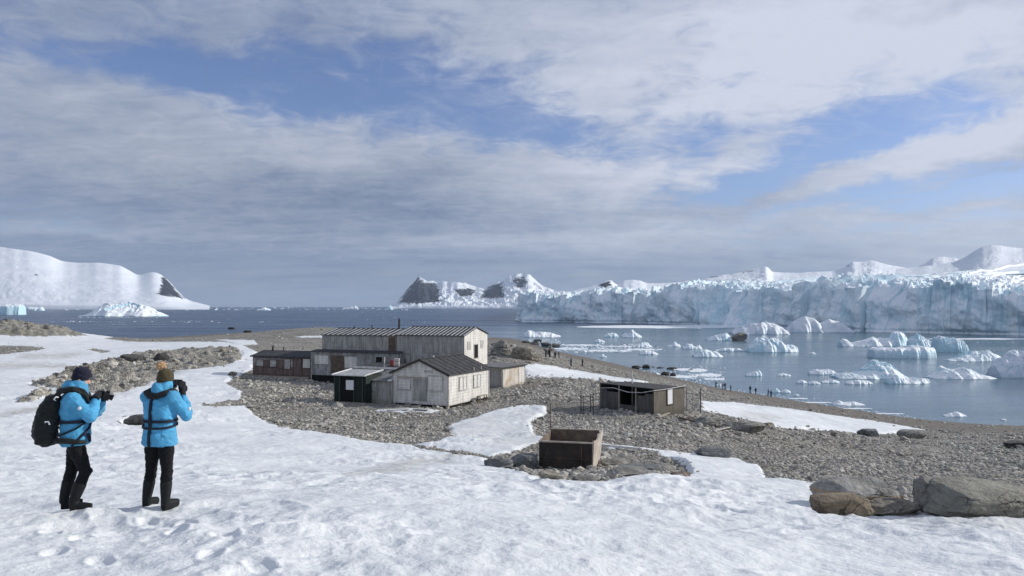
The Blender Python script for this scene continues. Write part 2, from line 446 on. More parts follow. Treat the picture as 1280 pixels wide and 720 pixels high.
MT = dict(
    ground=mat_ground(), stone=mat_stone(), water=mat_water(), glacier=mat_glacier(), mountain=mat_mountain(), rust=mat_rust(),
    ice=mat_ice('berg_ice', (.84, .87, .89), (.58, .76, .84), (.38, .63, .75)), floe=mat_ice('floe_ice', (.84, .87, .89), (.62, .76, .84), (.45, .65, .76)),
    icegrey=mat_ice('grey_shaded_ice', (.70, .74, .79), (.55, .65, .73), (.45, .57, .67)),  # greyer ice, puts the shadow on some bergs into their colour
    iceblue=mat_ice('blue_green_ice', (.80, .87, .89), (.52, .72, .79), (.30, .57, .70)),
    rock=mat_rock('grey_rock', (.12, .115, .105), (.36, .345, .31)),
    rockdark=mat_rock('dark_wet_rock', (.018, .018, .018), (.06, .058, .055)),
    rocktan=mat_rock('tan_rock', (.12, .105, .085), (.40, .36, .29)),
    rockslab=mat_rock('layered_slab', (.20, .195, .175), (.45, .435, .40), strata=(.17, .26, (.36, .25, .14)), sc=1.6),
    rocksmooth=mat_rock('smooth_grey_green_boulder', (.18, .172, .145), (.33, .318, .265), sc=1.6),
    rockblue=mat_rock('blue_grey_boulder', (.11, .115, .115), (.25, .255, .255), sc=1.6),
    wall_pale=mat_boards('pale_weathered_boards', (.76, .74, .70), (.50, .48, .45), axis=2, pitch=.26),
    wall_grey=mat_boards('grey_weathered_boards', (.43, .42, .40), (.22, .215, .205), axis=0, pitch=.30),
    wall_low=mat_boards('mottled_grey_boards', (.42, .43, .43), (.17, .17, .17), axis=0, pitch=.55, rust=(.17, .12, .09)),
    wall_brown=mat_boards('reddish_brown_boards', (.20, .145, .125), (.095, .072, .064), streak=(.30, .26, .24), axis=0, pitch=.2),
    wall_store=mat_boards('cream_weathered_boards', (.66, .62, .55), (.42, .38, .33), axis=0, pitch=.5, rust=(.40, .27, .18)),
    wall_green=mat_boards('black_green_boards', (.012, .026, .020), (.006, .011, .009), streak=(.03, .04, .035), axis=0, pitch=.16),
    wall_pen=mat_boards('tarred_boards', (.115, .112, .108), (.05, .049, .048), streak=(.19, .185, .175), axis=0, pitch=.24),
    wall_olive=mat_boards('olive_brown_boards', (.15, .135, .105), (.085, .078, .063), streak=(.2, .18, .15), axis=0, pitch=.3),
    board_white=flat('white_painted_board', (.62, .61, .58), .7, .18, 6),
    board_grey=flat('bleached_grey_board', (.40, .39, .37), .85, .3, 5),
    board_brown=flat('bare_brown_timber', (.115, .090, .070), .85, .35, 5),
    timber=flat('bleached_timber', (.34, .30, .25), .85, .3, 8),
    roof_dark=flat('tarred_roofing_felt', (.062, .062, .064), .85, .35, 3, bump=.02),
    roof_grey=flat('grey_roofing_felt', (.16, .16, .162), .85, .3, 2.5, bump=.02),
    roof_pale=flat('pale_grey_roof_board', (.36, .36, .365), .85, .25, 3),
    batten=flat('pale_roof_batten', (.62, .62, .62), .8, .2, 3),
    dark=flat('dark_interior', (.012, .012, .012), .95, .2, 4),  # near-black, paints shade into openings and the gaps under walls
    redpaint=flat('faded_red_paint', (.26, .07, .07), .6, .3, 8),
    iron=flat('weathered_dark_iron', (.05, .047, .045), .6, .3, 12, metal=.3),
    sign=flat('white_notice_board', (.72, .73, .74), .5, .06, 3),
    blue=mat_fabric('blue_parka_cloth', (.075, .33, .56), .6),
    black=mat_fabric('black_cloth', (.012, .013, .016)),
    trouser=mat_fabric('black_trouser_cloth', (.006, .006, .008), .8, .05),
    navy=mat_fabric('navy_wool', (.014, .014, .030), .95, .4),
    olive=mat_fabric('olive_brown_wool', (.060, .050, .026), .95, .4),
    fur=mat_fabric('tan_fur', (.52, .34, .19), .95, .6),
    pack=mat_fabric('black_pack_nylon', (.010, .013, .013), .55),
    webbing=flat('navy_webbing', (.012, .016, .03), .6, .2, 40),
    rubber=flat('black_rubber', (.008, .009, .010), .6, .2, 10),
    skin=flat('skin', (.55, .33, .24), .5, .08, 20),
    plastic=flat('black_camera_plastic', (.015, .015, .016), .35, .1, 30),
    white=flat('white_patch', (.75, .76, .78), .6, .05, 10),
    hair=flat('brown_hair', (.03, .018, .011), .7, .3, 40),
)
def mat_glass():
    t = new_mat('lens_glass'); t.b.inputs['Base Color'].default_value = (.01, .012, .02, 1); t.b.inputs['Roughness'].default_value = .05; return t.mat
MT['rockorange'] = mat_rock('rusty_orange_rock', (.16, .125, .085), (.36, .29, .20)); MT['rockorange2'] = mat_rock('reddish_brown_rock', (.11, .08, .065), (.25, .185, .145)); MT['rockdark2'] = mat_rock('dark_streaked_rock', (.045, .045, .043), (.15, .145, .135)); MT['rocktan2'] = mat_rock('muddy_brown_rock', (.13, .12, .105), (.34, .32, .29))
MT['glass'] = mat_glass()
# ------------------------------------------------------------------ terrain heights from surveyed points (pixel column, pixel row, metres away)
SV = [
 (0,606,14),(0,560,30),(0,520,46),(0,490,66),(0,460,100),(0,440,140),(0,428,190),(0,424,215),(30,404.5,250),(30,413,300),(0,421,490),
 (90,420.5,250),(90,423,330),(70,410,262),
 (-300,606,14),(-300,560,29),(-300,520,45),(-300,480,75),(-300,450,115),(-300,428,190),(-300,412,260),(-300,419,500),
 (150,606,14.5),(150,582,22),(150,560,31),(150,520,48),(150,490,68),(150,460,105),(150,440,150),(150,428,220),(150,425,330),(150,424,454),
 (300,608,14),(300,580,23),(300,560,32),(300,530,47),(300,500,65),(300,476,84),(300,450,120),(300,432,170),(300,421,260),(300,418,380),(300,416.2,560),
 (400,606,15),(400,590,22),(400,560,33),(400,535,46),(400,510,60),(400,487,78),(400,474,92),(400,455,130),(400,430,220),(400,409,330),(400,413,500),(400,414,600),
 (480,504,65),(560,606,15.5),(560,586,24),(560,560,35),(560,530,48),(560,512,61.5),(560,495,73),(560,478,90),(560,455,130),(560,440,190),(560,425,300),(560,421,500),
 (620,486,78),(620,470,93),(622,432,122),(622,430,140),(640,428,200),(650,425,440),
 (700,606,16),(700,589,25),(700,574,30),(700,560,36),(700,530,50),(700,510,60),(700,490,72),(700,475,88),(700,462,115),(700,452,160),(700,446,220),(700,440,327),
 (800,606,17),(800,590,24),(800,568,33),(800,545,43),(800,519,55),(800,500,69),(800,487,86),(800,477,115),(800,469,160),(800,463,233),
 (900,612,17),(900,595,25),(900,572,36),(900,545,48),(900,523,59),(900,513,75),(900,505,95),(900,495,125),(900,490,150),(900,486,181),
 (1000,640,14),(1000,620,17),(1000,602,24),(1000,582,35),(1000,558,52),(1000,540,69),(1000,526,86),(1000,514,112),(1000,506,137),(1000,502,157),
 (1100,657,12),(1100,634,16.5),(1100,612,24),(1100,592,36),(1100,570,54),(1100,548,77),(1100,538,93),(1100,528,114),(1100,518,138),
 (1250,660,11.5),(1250,640,15),(1250,612,25),(1250,594,38),(1250,570,60),(1250,552,82),(1250,540,106),(1250,532,125),
 (1600,665,11.5),(1600,625,20),(1600,595,36),(1600,565,65),(1600,550,90),(1600,541,118),
]
P3 = [at(*s) for s in SV]
TH = [math.atan2(p.x, p.y) for p in P3]; LR = [math.log(math.hypot(p.x, p.y)) for p in P3]; ZZ = [p.z for p in P3]
for th, r, z in [(0,1.2,18.3),(-.6,1.2,18.35),(.6,1.2,18.2),(0,6,at(640,719,6).z),(-.55,6,at(640,719,6).z+.05),(.55,6,at(640,719,6).z-.1),
                 (-1.3,2,18.4),(-1.3,10,18.2),(-1.3,40,17.5),(-1.3,150,14),(-1.3,450,4),(1.3,2,18.2),(1.3,10,17.2),(1.3,40,14),(1.3,100,5),(1.3,170,-2),
                 (2.2,2,18.4),(2.2,20,18.5),(2.2,90,14),(2.2,250,-2),(-2.2,2,18.5),(-2.2,20,19.5),(-2.2,90,20),(-2.2,400,14),(3.14,2,18.5),(3.14,20,20),(3.14,90,22),(3.14,400,12),
                 (-3.14,2,18.5),(-3.14,20,20),(-3.14,90,22),(-3.14,400,12)]:
    TH.append(th); LR.append(math.log(r)); ZZ.append(z)
SHORE = [(-300,418),(0,419.7),(150,423),(300,415.5),(400,412.5),(560,420),(650,424),(700,439),(800,462),(900,485.5),(1000,501.5),(1100,517.5),(1250,531.5),(1600,540.5)]
for px, py in SHORE:
    p = sea(px, py); r = p.length
    for k, z in ((1.12, -1.2), (1.6, -5)):
        TH.append(math.atan2(p.x, p.y)); LR.append(math.log(r * k)); ZZ.append(z)
for th in (-3.1, -2.5, -1.9, -1.3, -.9, -.6, -.3, 0, .3, .6, .9, 1.3, 1.9, 2.5, 3.1):
    TH.append(th); LR.append(math.log(1100)); ZZ.append(-6)
TS = 2.2
TP = np.stack([np.array(TH) * TS, np.array(LR)], 1); ZZ = np.array(ZZ)
def _U(d2): return np.where(d2 > 1e-12, .5 * d2 * np.log(np.maximum(d2, 1e-12)), 0)
_n = len(TP)
_K = _U(((TP[:, None] - TP[None]) ** 2).sum(-1)) + np.eye(_n) * .004
_A = np.zeros((_n + 3, _n + 3)); _A[:_n, :_n] = _K; _A[:_n, _n] = 1; _A[:_n, _n + 1:] = TP; _A[_n, :_n] = 1; _A[_n + 1:, :_n] = TP.T
_SOL = np.linalg.solve(_A, np.concatenate([ZZ, np.zeros(3)]))
def base_z(X, Y):
    X, Y = np.atleast_1d(np.asarray(X, float)), np.atleast_1d(np.asarray(Y, float))
    q = np.stack([np.arctan2(X, Y).ravel() * TS, np.log(np.maximum(np.hypot(X, Y), .9)).ravel()], 1)
    out = np.empty(len(q))
    for i in range(0, len(q), 20000):
        s = q[i:i + 20000]
        out[i:i + 20000] = _U(((s[:, None] - TP[None]) ** 2).sum(-1)) @ _SOL[:_n] + _SOL[_n] + s @ _SOL[_n + 1:]
    return out.reshape(X.shape)

# ------------------------------------------------------------------ where snow lies and where stones are bare (outlines on the ground)
BARE = [
 [(316,462),(300,470),(282,479),(302,490),(300,502),(318,520),(352,536),(372,541),(420,548),(452,553),(500,557),(545,556),(566,549),(563,536),(560,531),(592,523),(622,513),(650,507.5),(682,507),  # corner by the brown hut paints its shadow in with the dark gravel
  (684,518),(664,528),(668,545),(690,552),(740,557),(800,560),(850,566),(886,568),(925,574),(952,588),(958,600),(1012,609),(1046,618),(1100,640),(1180,645),(1250,648),(2600,690),(3000,480),(1280,500),(640,390),(420,390),(300,395),(130,423.4),(160,427),(200,427.5),(275,427),(300,431),(322,440)],
 [(38,484),(77,468),(108,457),(144,452),(166,444),(194,441),(232,437),(270,435),(299,437),(302,450),(278,458),(247,461),(222,463),(200,474),(176,484),(140,495),(120,493),(80,489)],
 [(20,505),(40,496),(66,490),(64,495),(40,503)],
 [(-40,433),(10,432),(40,433),(57,436),(30,440),(10,443),(-40,446)],[(108,437),(120,436),(136,440),(128,441.5)],
 [(-400,395),(-20,401),(50,401),(80,410),(110,420.5),(60,420.8),(0,420),(-400,425)],
 [(250,507),(270,503),(312,500),(325,503),(318,507),(262,510)],
 [(152,534),(163,526),(188,521),(190,530),(168,535)],
 [(606,580),(640,566),(668,558),(690,553),(750,556),(822,566),(840,575),(856,584),(870,598),(850,604),(790,604),(740,607),(690,606),(660,598),(628,588)],
 [(510,556),(540,562),(575,566),(612,573),(640,568),(625,578),(600,574),(560,568),(535,565)],
]
SNOW = [
 [(656,455.5),(672,455),(690,457.5),(720,463),(770,471.5),(818,478.5),(800,479.3),(770,477.5),(735,474.5),(690,472),(655,473)],
 [(874,502),(905,502.5),(960,508),(1020,516),(1090,526),(1160,537.5),(1140,541),(1100,544),(1060,541.5),(1000,538),(970,535),(940,528),(915,521),(890,516),(876,512)],
 [(746,555.5),(790,559),(806,563.5),(760,562)],
 [(820,567),(880,568.5),(925,576),(952,589),(958,600),(1012,610),(900,640),(868,600),(856,584),(836,575)],
 [(368,420.5),(404,419.5),(404,422),(376,422.5)],[(270,424.5),(318,425),(322,431),(300,432)],
 [(604,418.5),(632,417.5),(640,421),(610,421.5)],
 [(470,513.5),(520,512),(556,515.5),(540,518),(500,517)],
]
DIRT = [([(-60,526),(0,520),(40,513),(64,505),(70,508),(40,518),(0,526)],1.0),([(-60,457),(20,455),(80,458),(90,461),(0,462)],.9),([(30,444),(110,442),(84,449),(20,450)],.8),
 ([(420,601),(520,575),(575,572),(560,585),(500,597),(440,605)],.55),([(930,515),(960,518),(985,524),(950,530),(925,524)],.5),([(130,500),(190,478),(230,464),(180,470),(120,495)],.7),([(1000,620),(1280,660),(1280,690),(1100,668)],.25),
 ([(570,530),(680,510),(660,535),(690,553),(640,566),(560,550)],.28)]
YS = 2.6
def sdist(px, py, poly):
    """signed distance to an outline, rows stretched; positive inside"""
    P = np.array(poly, float); P = np.stack([P[:, 0], (P[:, 1]) * YS], 1)
    x, y = px, py * YS
    d2 = np.full(px.shape, 1e18); ins = np.zeros(px.shape, bool)
    for i in range(len(P)):
        a, b = P[i], P[(i + 1) % len(P)]
        e = b - a; t = np.clip(((x - a[0]) * e[0] + (y - a[1]) * e[1]) / max(e @ e, 1e-9), 0, 1)
        d2 = np.minimum(d2, (x - a[0] - t * e[0]) ** 2 + (y - a[1] - t * e[1]) ** 2)
        c = (a[1] > y) != (b[1] > y)
        with np.errstate(divide='ignore', invalid='ignore'):
            ins ^= c & (x < (b[0] - a[0]) * (y - a[1]) / (b[1] - a[1] + 1e-12) + a[0])
    return np.where(ins, 1, -1) * np.sqrt(d2)
OUTCROP = [1, 2, 5]
PRINTS = []
def _track(pts, seed):
    rg = random.Random(seed); side = 1
    for (xa, ya), (xb, yb) in zip(pts, pts[1:]):
        L = math.hypot(xb - xa, yb - ya); a = math.atan2(yb - ya, xb - xa); n = max(1, int(L / .62))
        for k in range(n):
            f = (k + .5) / n; side = -side; o = side * .12 + rg.uniform(-.03, .03)
            PRINTS.append((xa + (xb - xa) * f - math.sin(a) * o, ya + (yb - ya) * f + math.cos(a) * o, a + side * -.15 + rg.uniform(-.12, .12)))
_track([(-1.6, 3.6), (-3.2, 5.6), (-5.0, 8.3)], 1); _track([(-1.0, 3.8), (-2.4, 6.2), (-4.0, 8.4)], 2); _track([(-5.3, 8.2), (-4.6, 8.5), (-4.2, 8.3)], 3)

def ground(X, Y):
    """height, snow (signed), dirt, outcrop, wet for world points"""
    X, Y = np.asarray(X, float), np.asarray(Y, float)
    r = np.hypot(X, Y)
    z = base_z(X, Y)
    front = Y > 1.0
    px, py = proj(X, np.where(front, Y, 1.0), z)
    px = np.clip(px, -3000, 4000); py = np.clip(py, 380, 2500)
    sd = np.full(X.shape, 30.0); oc = np.zeros(X.shape)
    for i, p in enumerate(BARE):
        q = sdist(px, py, p)
        sd = np.minimum(sd, -q)
        if i in OUTCROP: oc = np.maximum(oc, sstep(-3, 6, q))
    for p in SNOW: sd = np.maximum(sd, sdist(px, py, p))
    sd = np.where(front & (np.abs(np.arctan2(X, Y)) < 1.2), sd, np.where(np.arctan2(X, Y) > 0, np.where(r > 16, -20, 25), 25))
    dirt = np.zeros(X.shape)
    for p, w in DIRT: dirt = np.maximum(dirt, w * sstep(-10, 8, sdist(px, py, p)))
    dirt = np.where(front, dirt, 0)
    wet = sstep(4.2, 1.6, z + fbm(X * .02, Y * .02, 5) * 1.0) * sstep(60, 110, r)
    # relief
    sn = sstep(-2, 5, sd)
    far = sstep(300, 60, r)
    drift = fbm(X * .22, Y * .22, 11, 3) * .10 + fbm(X * .06, Y * .06, 14, 3) * .22 * sstep(12, 40, r)
    cups = -np.abs(pn(X * 1.7 + .4 * pn(X, Y, 2), Y * 1.5, 21)) * .055 + fbm(X * 4.1, Y * 4.1, 23, 3) * .014 + fbm(X * .8, Y * .8, 27, 3) * .05
    cups = cups * (.45 + 1.0 * sstep(-.35, .45, fbm(X * .16, Y * .16, 29, 2)))
    near = (r < 17) & (sd > 0)
    if near.any():
        pr = np.zeros(X.shape); xn, yn = X[near], Y[near]; acc = np.zeros(xn.shape)
        for fx, fy, a in PRINTS:
            ca, sa = math.cos(a), math.sin(a); u = (xn - fx) * ca + (yn - fy) * sa; v = -(xn - fx) * sa + (yn - fy) * ca
            q = np.sqrt((u / .17) ** 2 + (v / .085) ** 2)
            acc += -.030 * sstep(1.25, .6, q) + .008 * np.exp(-((q - 1.35) / .22) ** 2)
        pr[near] = acc; cups = cups + pr
    gravel = fbm(X * .5, Y * .5, 31, 4) * .14 + ridged(X * 1.6, Y * 1.6, 33, 2) * .05
    b1, b2, rv = cell(X * .55 + .3 * pn(X * .7, Y * .7, 3), Y * .55, 44)
    c1, c2, rw = cell(X * .20 + .3 * pn(X * .3, Y * .3, 6), Y * .20, 47)
    crag = (rv - .35) * .55 * sstep(.02, .22, b2 - b1) + (rw - .3) * .95 * sstep(.02, .2, c2 - c1) + ridged(X * .5, Y * .5, 36, 4) * .22
    knoll = sstep(170, 230, r)
    crag = crag * (1 + knoll * .7)
    dz = sn * (.16 + drift + cups * far) + (1 - sn) * ((1 - oc) * gravel * (1 - .6 * wet) + oc * crag)
    flat_ = sstep(.0, .35, z + 1)
    z = z + dz * flat_
    return z, sd, dirt, oc * (1 - sn), wet
def gz(x, y): return float(ground(np.array([x]), np.array([y]))[0][0])
_DD = np.exp(np.linspace(math.log(4), math.log(650), 900))
def gp(px, py):
    """the ground point seen at a pixel"""
    r = ray(px, py); t = _DD / r[1]
    g = base_z(r[0] * t, _DD); h = CAMZ + r[2] * t
    k = int(np.argmax(h <= g + .05))
    d = _DD[k]; p = at(px, py, d); p.z = gz(p.x, p.y); return p
def build_ground():
    th = np.concatenate([np.linspace(-math.pi, -R(40), 130)[:-1], np.linspace(-R(40), R(40), 900)[:-1], np.linspace(R(40), math.pi, 130)])
    lr = np.concatenate([np.linspace(math.log(1.0), math.log(4.6), 40)[:-1], np.linspace(math.log(4.6), math.log(140), 520)[:-1], np.linspace(math.log(140), math.log(1000), 150)])
    T, L = np.meshgrid(th, lr)
    X, Y = np.sin(T) * np.exp(L), np.cos(T) * np.exp(L)
    z, sd, dirt, oc, wet = ground(X.ravel(), Y.ravel())
    V = np.stack([X.ravel(), Y.ravel(), z], 1)
    Fq = grid_faces(*X.shape)[:, ::-1]
    n = len(V); c = np.array([[0, 0, gz(0, .01)]])
    V = np.concatenate([V, c])
    k = X.shape[1]
    cap = np.array([[i, i + 1, n, n] for i in range(k - 1)])[:, [0, 1, 2]]
    o = np_mesh('ground', V, Fq, MT['ground'], smooth=True)
    for nm, a in (('snow', sd), ('dirt', dirt), ('outcrop', oc), ('wet', wet)): fattr(o, nm, np.append(a, 20 if nm == 'snow' else 0))
    tag(o, kind='structure', label='snow covered slope with bare stony ground and gravel beach')
    # water and its floor
    s = 30000.0
    m = MB(); m.poly([(-s, -s, 0), (s, -s, 0), (s, s, 0), (-s, s, 0)])
    tag(m.build('sea', MT['water']), kind='structure', label='grey blue polar sea')
build_ground()

# ------------------------------------------------------------------ loose stones
def ico(sub):
    bm = bmesh.new(); bmesh.ops.create_icosphere(bm, subdivisions=sub, radius=1)
    v = np.array([q.co[:] for q in bm.verts]); f = np.array([[w.index for w in q.verts] for q in bm.faces]); bm.free(); return v, f
ICO1, ICO2, ICO3, ICO5 = ico(1), ico(2), ico(3), ico(5)
def scatter(name, pos, size, tone, rng, base=ICO1, mat=None, flatz=(.45, .8), label=None, kind=None, jitter=.28):
    bv, bf = base; n = len(pos)
    sc = size[:, None] * np.stack([rng.uniform(.7, 1.35, n), rng.uniform(.7, 1.35, n), rng.uniform(*flatz, n)], 1)
    V = bv[None] * (1 + rng.uniform(-jitter, jitter, (n, len(bv), 1))) * sc[:, None]
    a = rng.uniform(0, 6.28, n); ti = rng.uniform(-.5, .5, n)
    ca, sa, ct, st = [q[:, None] for q in (np.cos(a), np.sin(a), np.cos(ti), np.sin(ti))]
    x, y, z = V[..., 0], V[..., 1], V[..., 2]
    x, z = x * ct - z * st, x * st + z * ct
    V = np.stack([x * ca - y * sa, x * sa + y * ca, z], -1) + pos[:, None]
    Fq = bf[None] + (np.arange(n) * len(bv))[:, None, None]
    o = np_mesh(name, V.reshape(-1, 3), Fq.reshape(-1, 3), mat or MT['stone'])
    fattr(o, 'tone', np.repeat(tone, len(bv)))
    tag(o, kind=kind, label=label); return o
def build_cobbles():
    rng = np.random.default_rng(5)
    n = 300000
    th = rng.uniform(-R(39), R(39), n); lr = rng.uniform(math.log(13), math.log(330), n)
    X, Y = np.sin(th) * np.exp(lr), np.cos(th) * np.exp(lr)
    z, sd, dirt, oc, wet = ground(X, Y)
    e = sd + fbm(X * .5, Y * .5, 61, 3) * 3.0
    clump = fbm(X * .12, Y * .12, 66, 3)
    p = np.where(e < -1.0, .60 + .95 * clump, np.where(e < 6, .10 * sstep(-.2, .6, fbm(X * .35, Y * .35, 64, 3)), .0)) * (1 - .75 * wet) * (1 - .72 * oc)
    p = p * np.where(Y > 150, .45, 1)
    k = (rng.uniform(0, 1, n) < p) & (z > .2)
    X, Y, z, oc = X[k], Y[k], z[k], oc[k]
    r = np.hypot(X, Y)
    size = np.exp(rng.normal(math.log(.044), .54, len(X))) * np.clip(r / 42, .75, 1.9) * (1 + .45 * oc)
    tone = np.clip(rng.normal(.5, .22, len(X)) + .12 * clump[k] + .12 * oc + .16 * fbm(X * .045, Y * .06, 67, 3), 0, 1)
    scatter('cobbles', np.stack([X, Y, z + size * .2], 1), size, tone, rng, label='grey and tan cobbles strewn over the bare ground', kind='stuff')
build_cobbles()
# ------------------------------------------------------------------ daylight: sky texture, clouds, sun, camera
def build_sky():
    w = bpy.data.worlds.new('World'); bpy.context.scene.world = w; w.use_nodes = True
    t = NT(w.node_tree); bg = t.N['Background']
    tc = t.N.new('ShaderNodeTexCoord'); D = tc.outputs['Generated']
    sx, sy, sz = t.sep(D)
    az = t.m('ARCTAN2', sx, sy)
    up = t.m('MAXIMUM', sz, 0.0)
    el = t.m('ARCSINE', up)
    wn = t.noise(D, 5.0, 5, .6, 0, 1)
    wx, wy, wz = t.sep(wn)
    azw = t.m('ADD', az, t.m('MULTIPLY', t.m('SUBTRACT', wx, .5), .22))
    elw = t.m('ADD', el, t.m('MULTIPLY', t.m('SUBTRACT', wy, .5), .10))
    def G(px, py, sxp, syp, rot=0.0):
        """soft patch of sky centred where the cloud or the gap stands"""
        a0 = math.atan((px - 640) / F_); e0 = math.atan((HOR - py) / F_ * math.cos(a0))
        ka = math.cos(a0) ** 2 / F_; ke = math.cos(a0) / F_
        u = t.m('SUBTRACT', azw, a0); v = t.m('SUBTRACT', elw, e0)
        c, s = math.cos(R(rot)), math.sin(R(rot))
        uu = t.m('DIVIDE', t.m('ADD', t.m('MULTIPLY', u, c), t.m('MULTIPLY', v, s)), sxp * ka)
        vv = t.m('DIVIDE', t.m('SUBTRACT', t.m('MULTIPLY', v, c), t.m('MULTIPLY', u, s)), syp * ke)
        q = t.m('ADD', t.m('MULTIPLY', uu, uu), t.m('MULTIPLY', vv, vv))
        return t.m('EXPONENT', t.m('MULTIPLY', q, -.5))
    def S(lst):
        acc = None
        for *g, wgt in lst:
            q = t.m('MULTIPLY', G(*g), wgt); acc = q if acc is None else t.m('ADD', acc, q)
        return acc
    k = t.m('DIVIDE', 1.0, t.m('ADD', up, .13))
    P = t.xyz(t.m('MULTIPLY', sx, k), t.m('MULTIPLY', sy, k), t.m('MULTIPLY', up, .8))
    P2 = t.xyz(t.m('MULTIPLY', az, 1.0), t.m('MULTIPLY', el, 2.6), t.m('MULTIPLY', sy, .3))
    n1 = t.noise(P, 2.6, 9, .62, .7)
    n2 = t.noise(t.v('ADD', P, (3.1, 7.7, 1.0)), 7.5, 8, .66, .8)
    n3 = t.noise(t.v('MULTIPLY', P, (.45, 1.5, 1.0)), 3.0, 7, .6, .3)
    n4 = t.noise(P2, 4.2, 8, .60, .4)
    gaps = S([(370,118,110,22,-14,.95),(505,126,110,28,-6,.95),(640,152,80,18,-4,.75),(590,110,40,14,0,.5),(725,172,40,14,0,.5),(975,160,40,10,4,.5),(1150,170,60,14,14,.5),(250,100,70,22,-20,.65),(420,70,120,12,0,.35),(130,70,80,14,6,.4),(60,72,170,18,6,.55),(1075,172,110,26,10,1.1),(985,190,70,14,10,.6),(905,226,90,13,6,.8),(870,150,40,12,0,.7),
              (1245,225,90,16,12,.95),(1150,222,60,12,14,.6),(770,190,60,16,0,.5),(20,262,90,12,0,.55),(60,285,160,8,0,.35),(700,262,60,12,0,.3),(1000,262,120,8,3,.45),(1190,272,130,10,6,.55),(560,70,90,14,0,.35),(690,85,60,12,0,.35),(450,60,80,10,0,.25)])
    puffs = S([(140,200,200,62,-10,.62),(370,185,80,40,-25,.45),(1150,196,150,12,15,1.0),(1255,168,70,22,16,.8),(870,208,100,13,4,.75),(1000,60,330,50,4,.45),(700,215,80,34,0,.4),(560,235,160,36,-5,.35),(300,30,260,26,-4,.25),(850,170,90,12,0,.2),(1190,262,120,5,4,.5),(1110,276,60,6,4,.5),(1240,287,80,5,2,.4),(1000,240,120,8,6,.3)])
    tex = t.m('ADD', t.m('MULTIPLY', t.m('SUBTRACT', n1, .5), 1.45), t.m('ADD', t.m('MULTIPLY', t.m('SUBTRACT', n2, .5), 1.25), t.m('MULTIPLY', t.m('SUBTRACT', n4, .5), 1.2)))
    dens = t.m('ADD', tex, .40)
    dens = t.m('ADD', t.m('SUBTRACT', dens, t.m('MULTIPLY', gaps, .74)), t.m('MULTIPLY', puffs, .62))
    cov = t.m('MAXIMUM', t.rng(dens, -.46, .56), t.m('ADD', .06, t.m('MULTIPLY', t.rng(t.m('ADD', t.m('MULTIPLY', n4, .6), t.m('MULTIPLY', n2, .4)), .44, .66), .42)))
    # brightness of the cloud
    bri = S([(1080,70,330,80,5,.68),(760,40,200,60,0,.22),(1200,180,140,20,16,.55),(870,207,110,16,3,.40),(330,150,120,34,-22,.24),(150,200,190,50,-8,.16),(640,215,90,40,0,.12),(980,285,260,24,2,.34),(1250,300,120,36,0,.34),(60,283,100,7,0,.2),(130,292,60,6,0,.14),(400,290,130,7,-3,.10),(620,300,170,9,4,.24),(290,360,60,16,0,.16),(640,345,160,18,0,.05)])
    drk = S([(330,258,300,30,-3,.22),(200,306,380,26,-2,.18),(440,236,220,26,-6,.14),(430,345,240,22,0,.08),(540,240,90,16,-5,.10),(800,335,220,12,0,.07),(150,120,150,22,0,.06),(120,30,200,40,0,.14),(640,60,140,16,0,.10),(420,40,200,30,0,.08),(1190,8,90,10,0,.3)])
    b = t.m('ADD', .33, t.m('SUBTRACT', bri, drk))
    b = t.m('ADD', b, t.m('ADD', t.m('MULTIPLY', t.m('SUBTRACT', n3, .5), .55), t.m('ADD', t.m('MULTIPLY', t.m('SUBTRACT', n2, .5), .55), t.m('MULTIPLY', t.m('SUBTRACT', n4, .5), .70))))
    b = t.m('ADD', b, t.rng(sy, .25, -.45, 0.0, .34))  # clouds behind the camera made brighter, added to fill the shaded faces
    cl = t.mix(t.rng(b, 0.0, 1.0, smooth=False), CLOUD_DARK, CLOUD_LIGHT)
    warm = S([(180,200,260,60,-8,.8),(290,362,90,18,0,.8),(520,240,200,46,0,.5)])
    cl = t.mix(t.m('MULTIPLY', warm, .5), cl, t.mix(1.0, cl, (1.05, 1.0, .91), 'MULTIPLY'))
    sky = t.N.new('ShaderNodeTexSky'); sky.sky_type = 'NISHITA'; sky.sun_disc = False
    sky.sun_elevation = SUN_EL; sky.sun_rotation = SUN_AZ; sky.altitude = 0; sky.air_density = 1; sky.dust_density = .6; sky.ozone_density = 2
    blue = t.mix(1.0, sky.outputs[0], BLUE_TINT, 'MULTIPLY')
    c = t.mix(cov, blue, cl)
    hz = t.m('EXPONENT', t.m('MULTIPLY', el, -16.0))
    c = t.mix(t.m('MULTIPLY', hz, .40), c, HORIZON)
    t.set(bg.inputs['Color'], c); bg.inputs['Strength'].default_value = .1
    w.cycles.sampling_method = 'MANUAL'; w.cycles.sample_map_resolution = 512
CLOUD_DARK, CLOUD_LIGHT = (1.36, 1.84, 2.95), (4.95, 5.3, 6.25)
BLUE_TINT = (.72, .74, .96)
HORIZON = (2.15, 2.72, 3.65)
build_sky()
sun = bpy.data.lights.new('sun', 'SUN'); sun.energy = 3.15; sun.angle = R(.6); sun.color = (1, .955, .88)
so = bpy.data.objects.new('sun', sun); C.objects.link(so)
so.rotation_euler = Vector((math.sin(SUN_AZ) * math.cos(SUN_EL), math.cos(SUN_AZ) * math.cos(SUN_EL), math.sin(SUN_EL))).to_track_quat('Z', 'Y').to_euler()
cam = bpy.data.cameras.new('camera_view'); cam.sensor_width = 36; cam.lens = 36 * F_ / W_; cam.clip_start = .1; cam.clip_end = 200000
co = bpy.data.objects.new('camera_view', cam); C.objects.link(co)
co.location = (0, 0, CAMZ); co.rotation_euler = (math.pi / 2 + PITCH, 0, 0)
sc_ = bpy.context.scene; sc_.camera = co
sc_.view_settings.view_transform = 'Standard'; sc_.view_settings.look = 'None'; sc_.view_settings.exposure = .36; sc_.view_settings.gamma = 1
sc_.render.resolution_x, sc_.render.resolution_y = 1024, 576

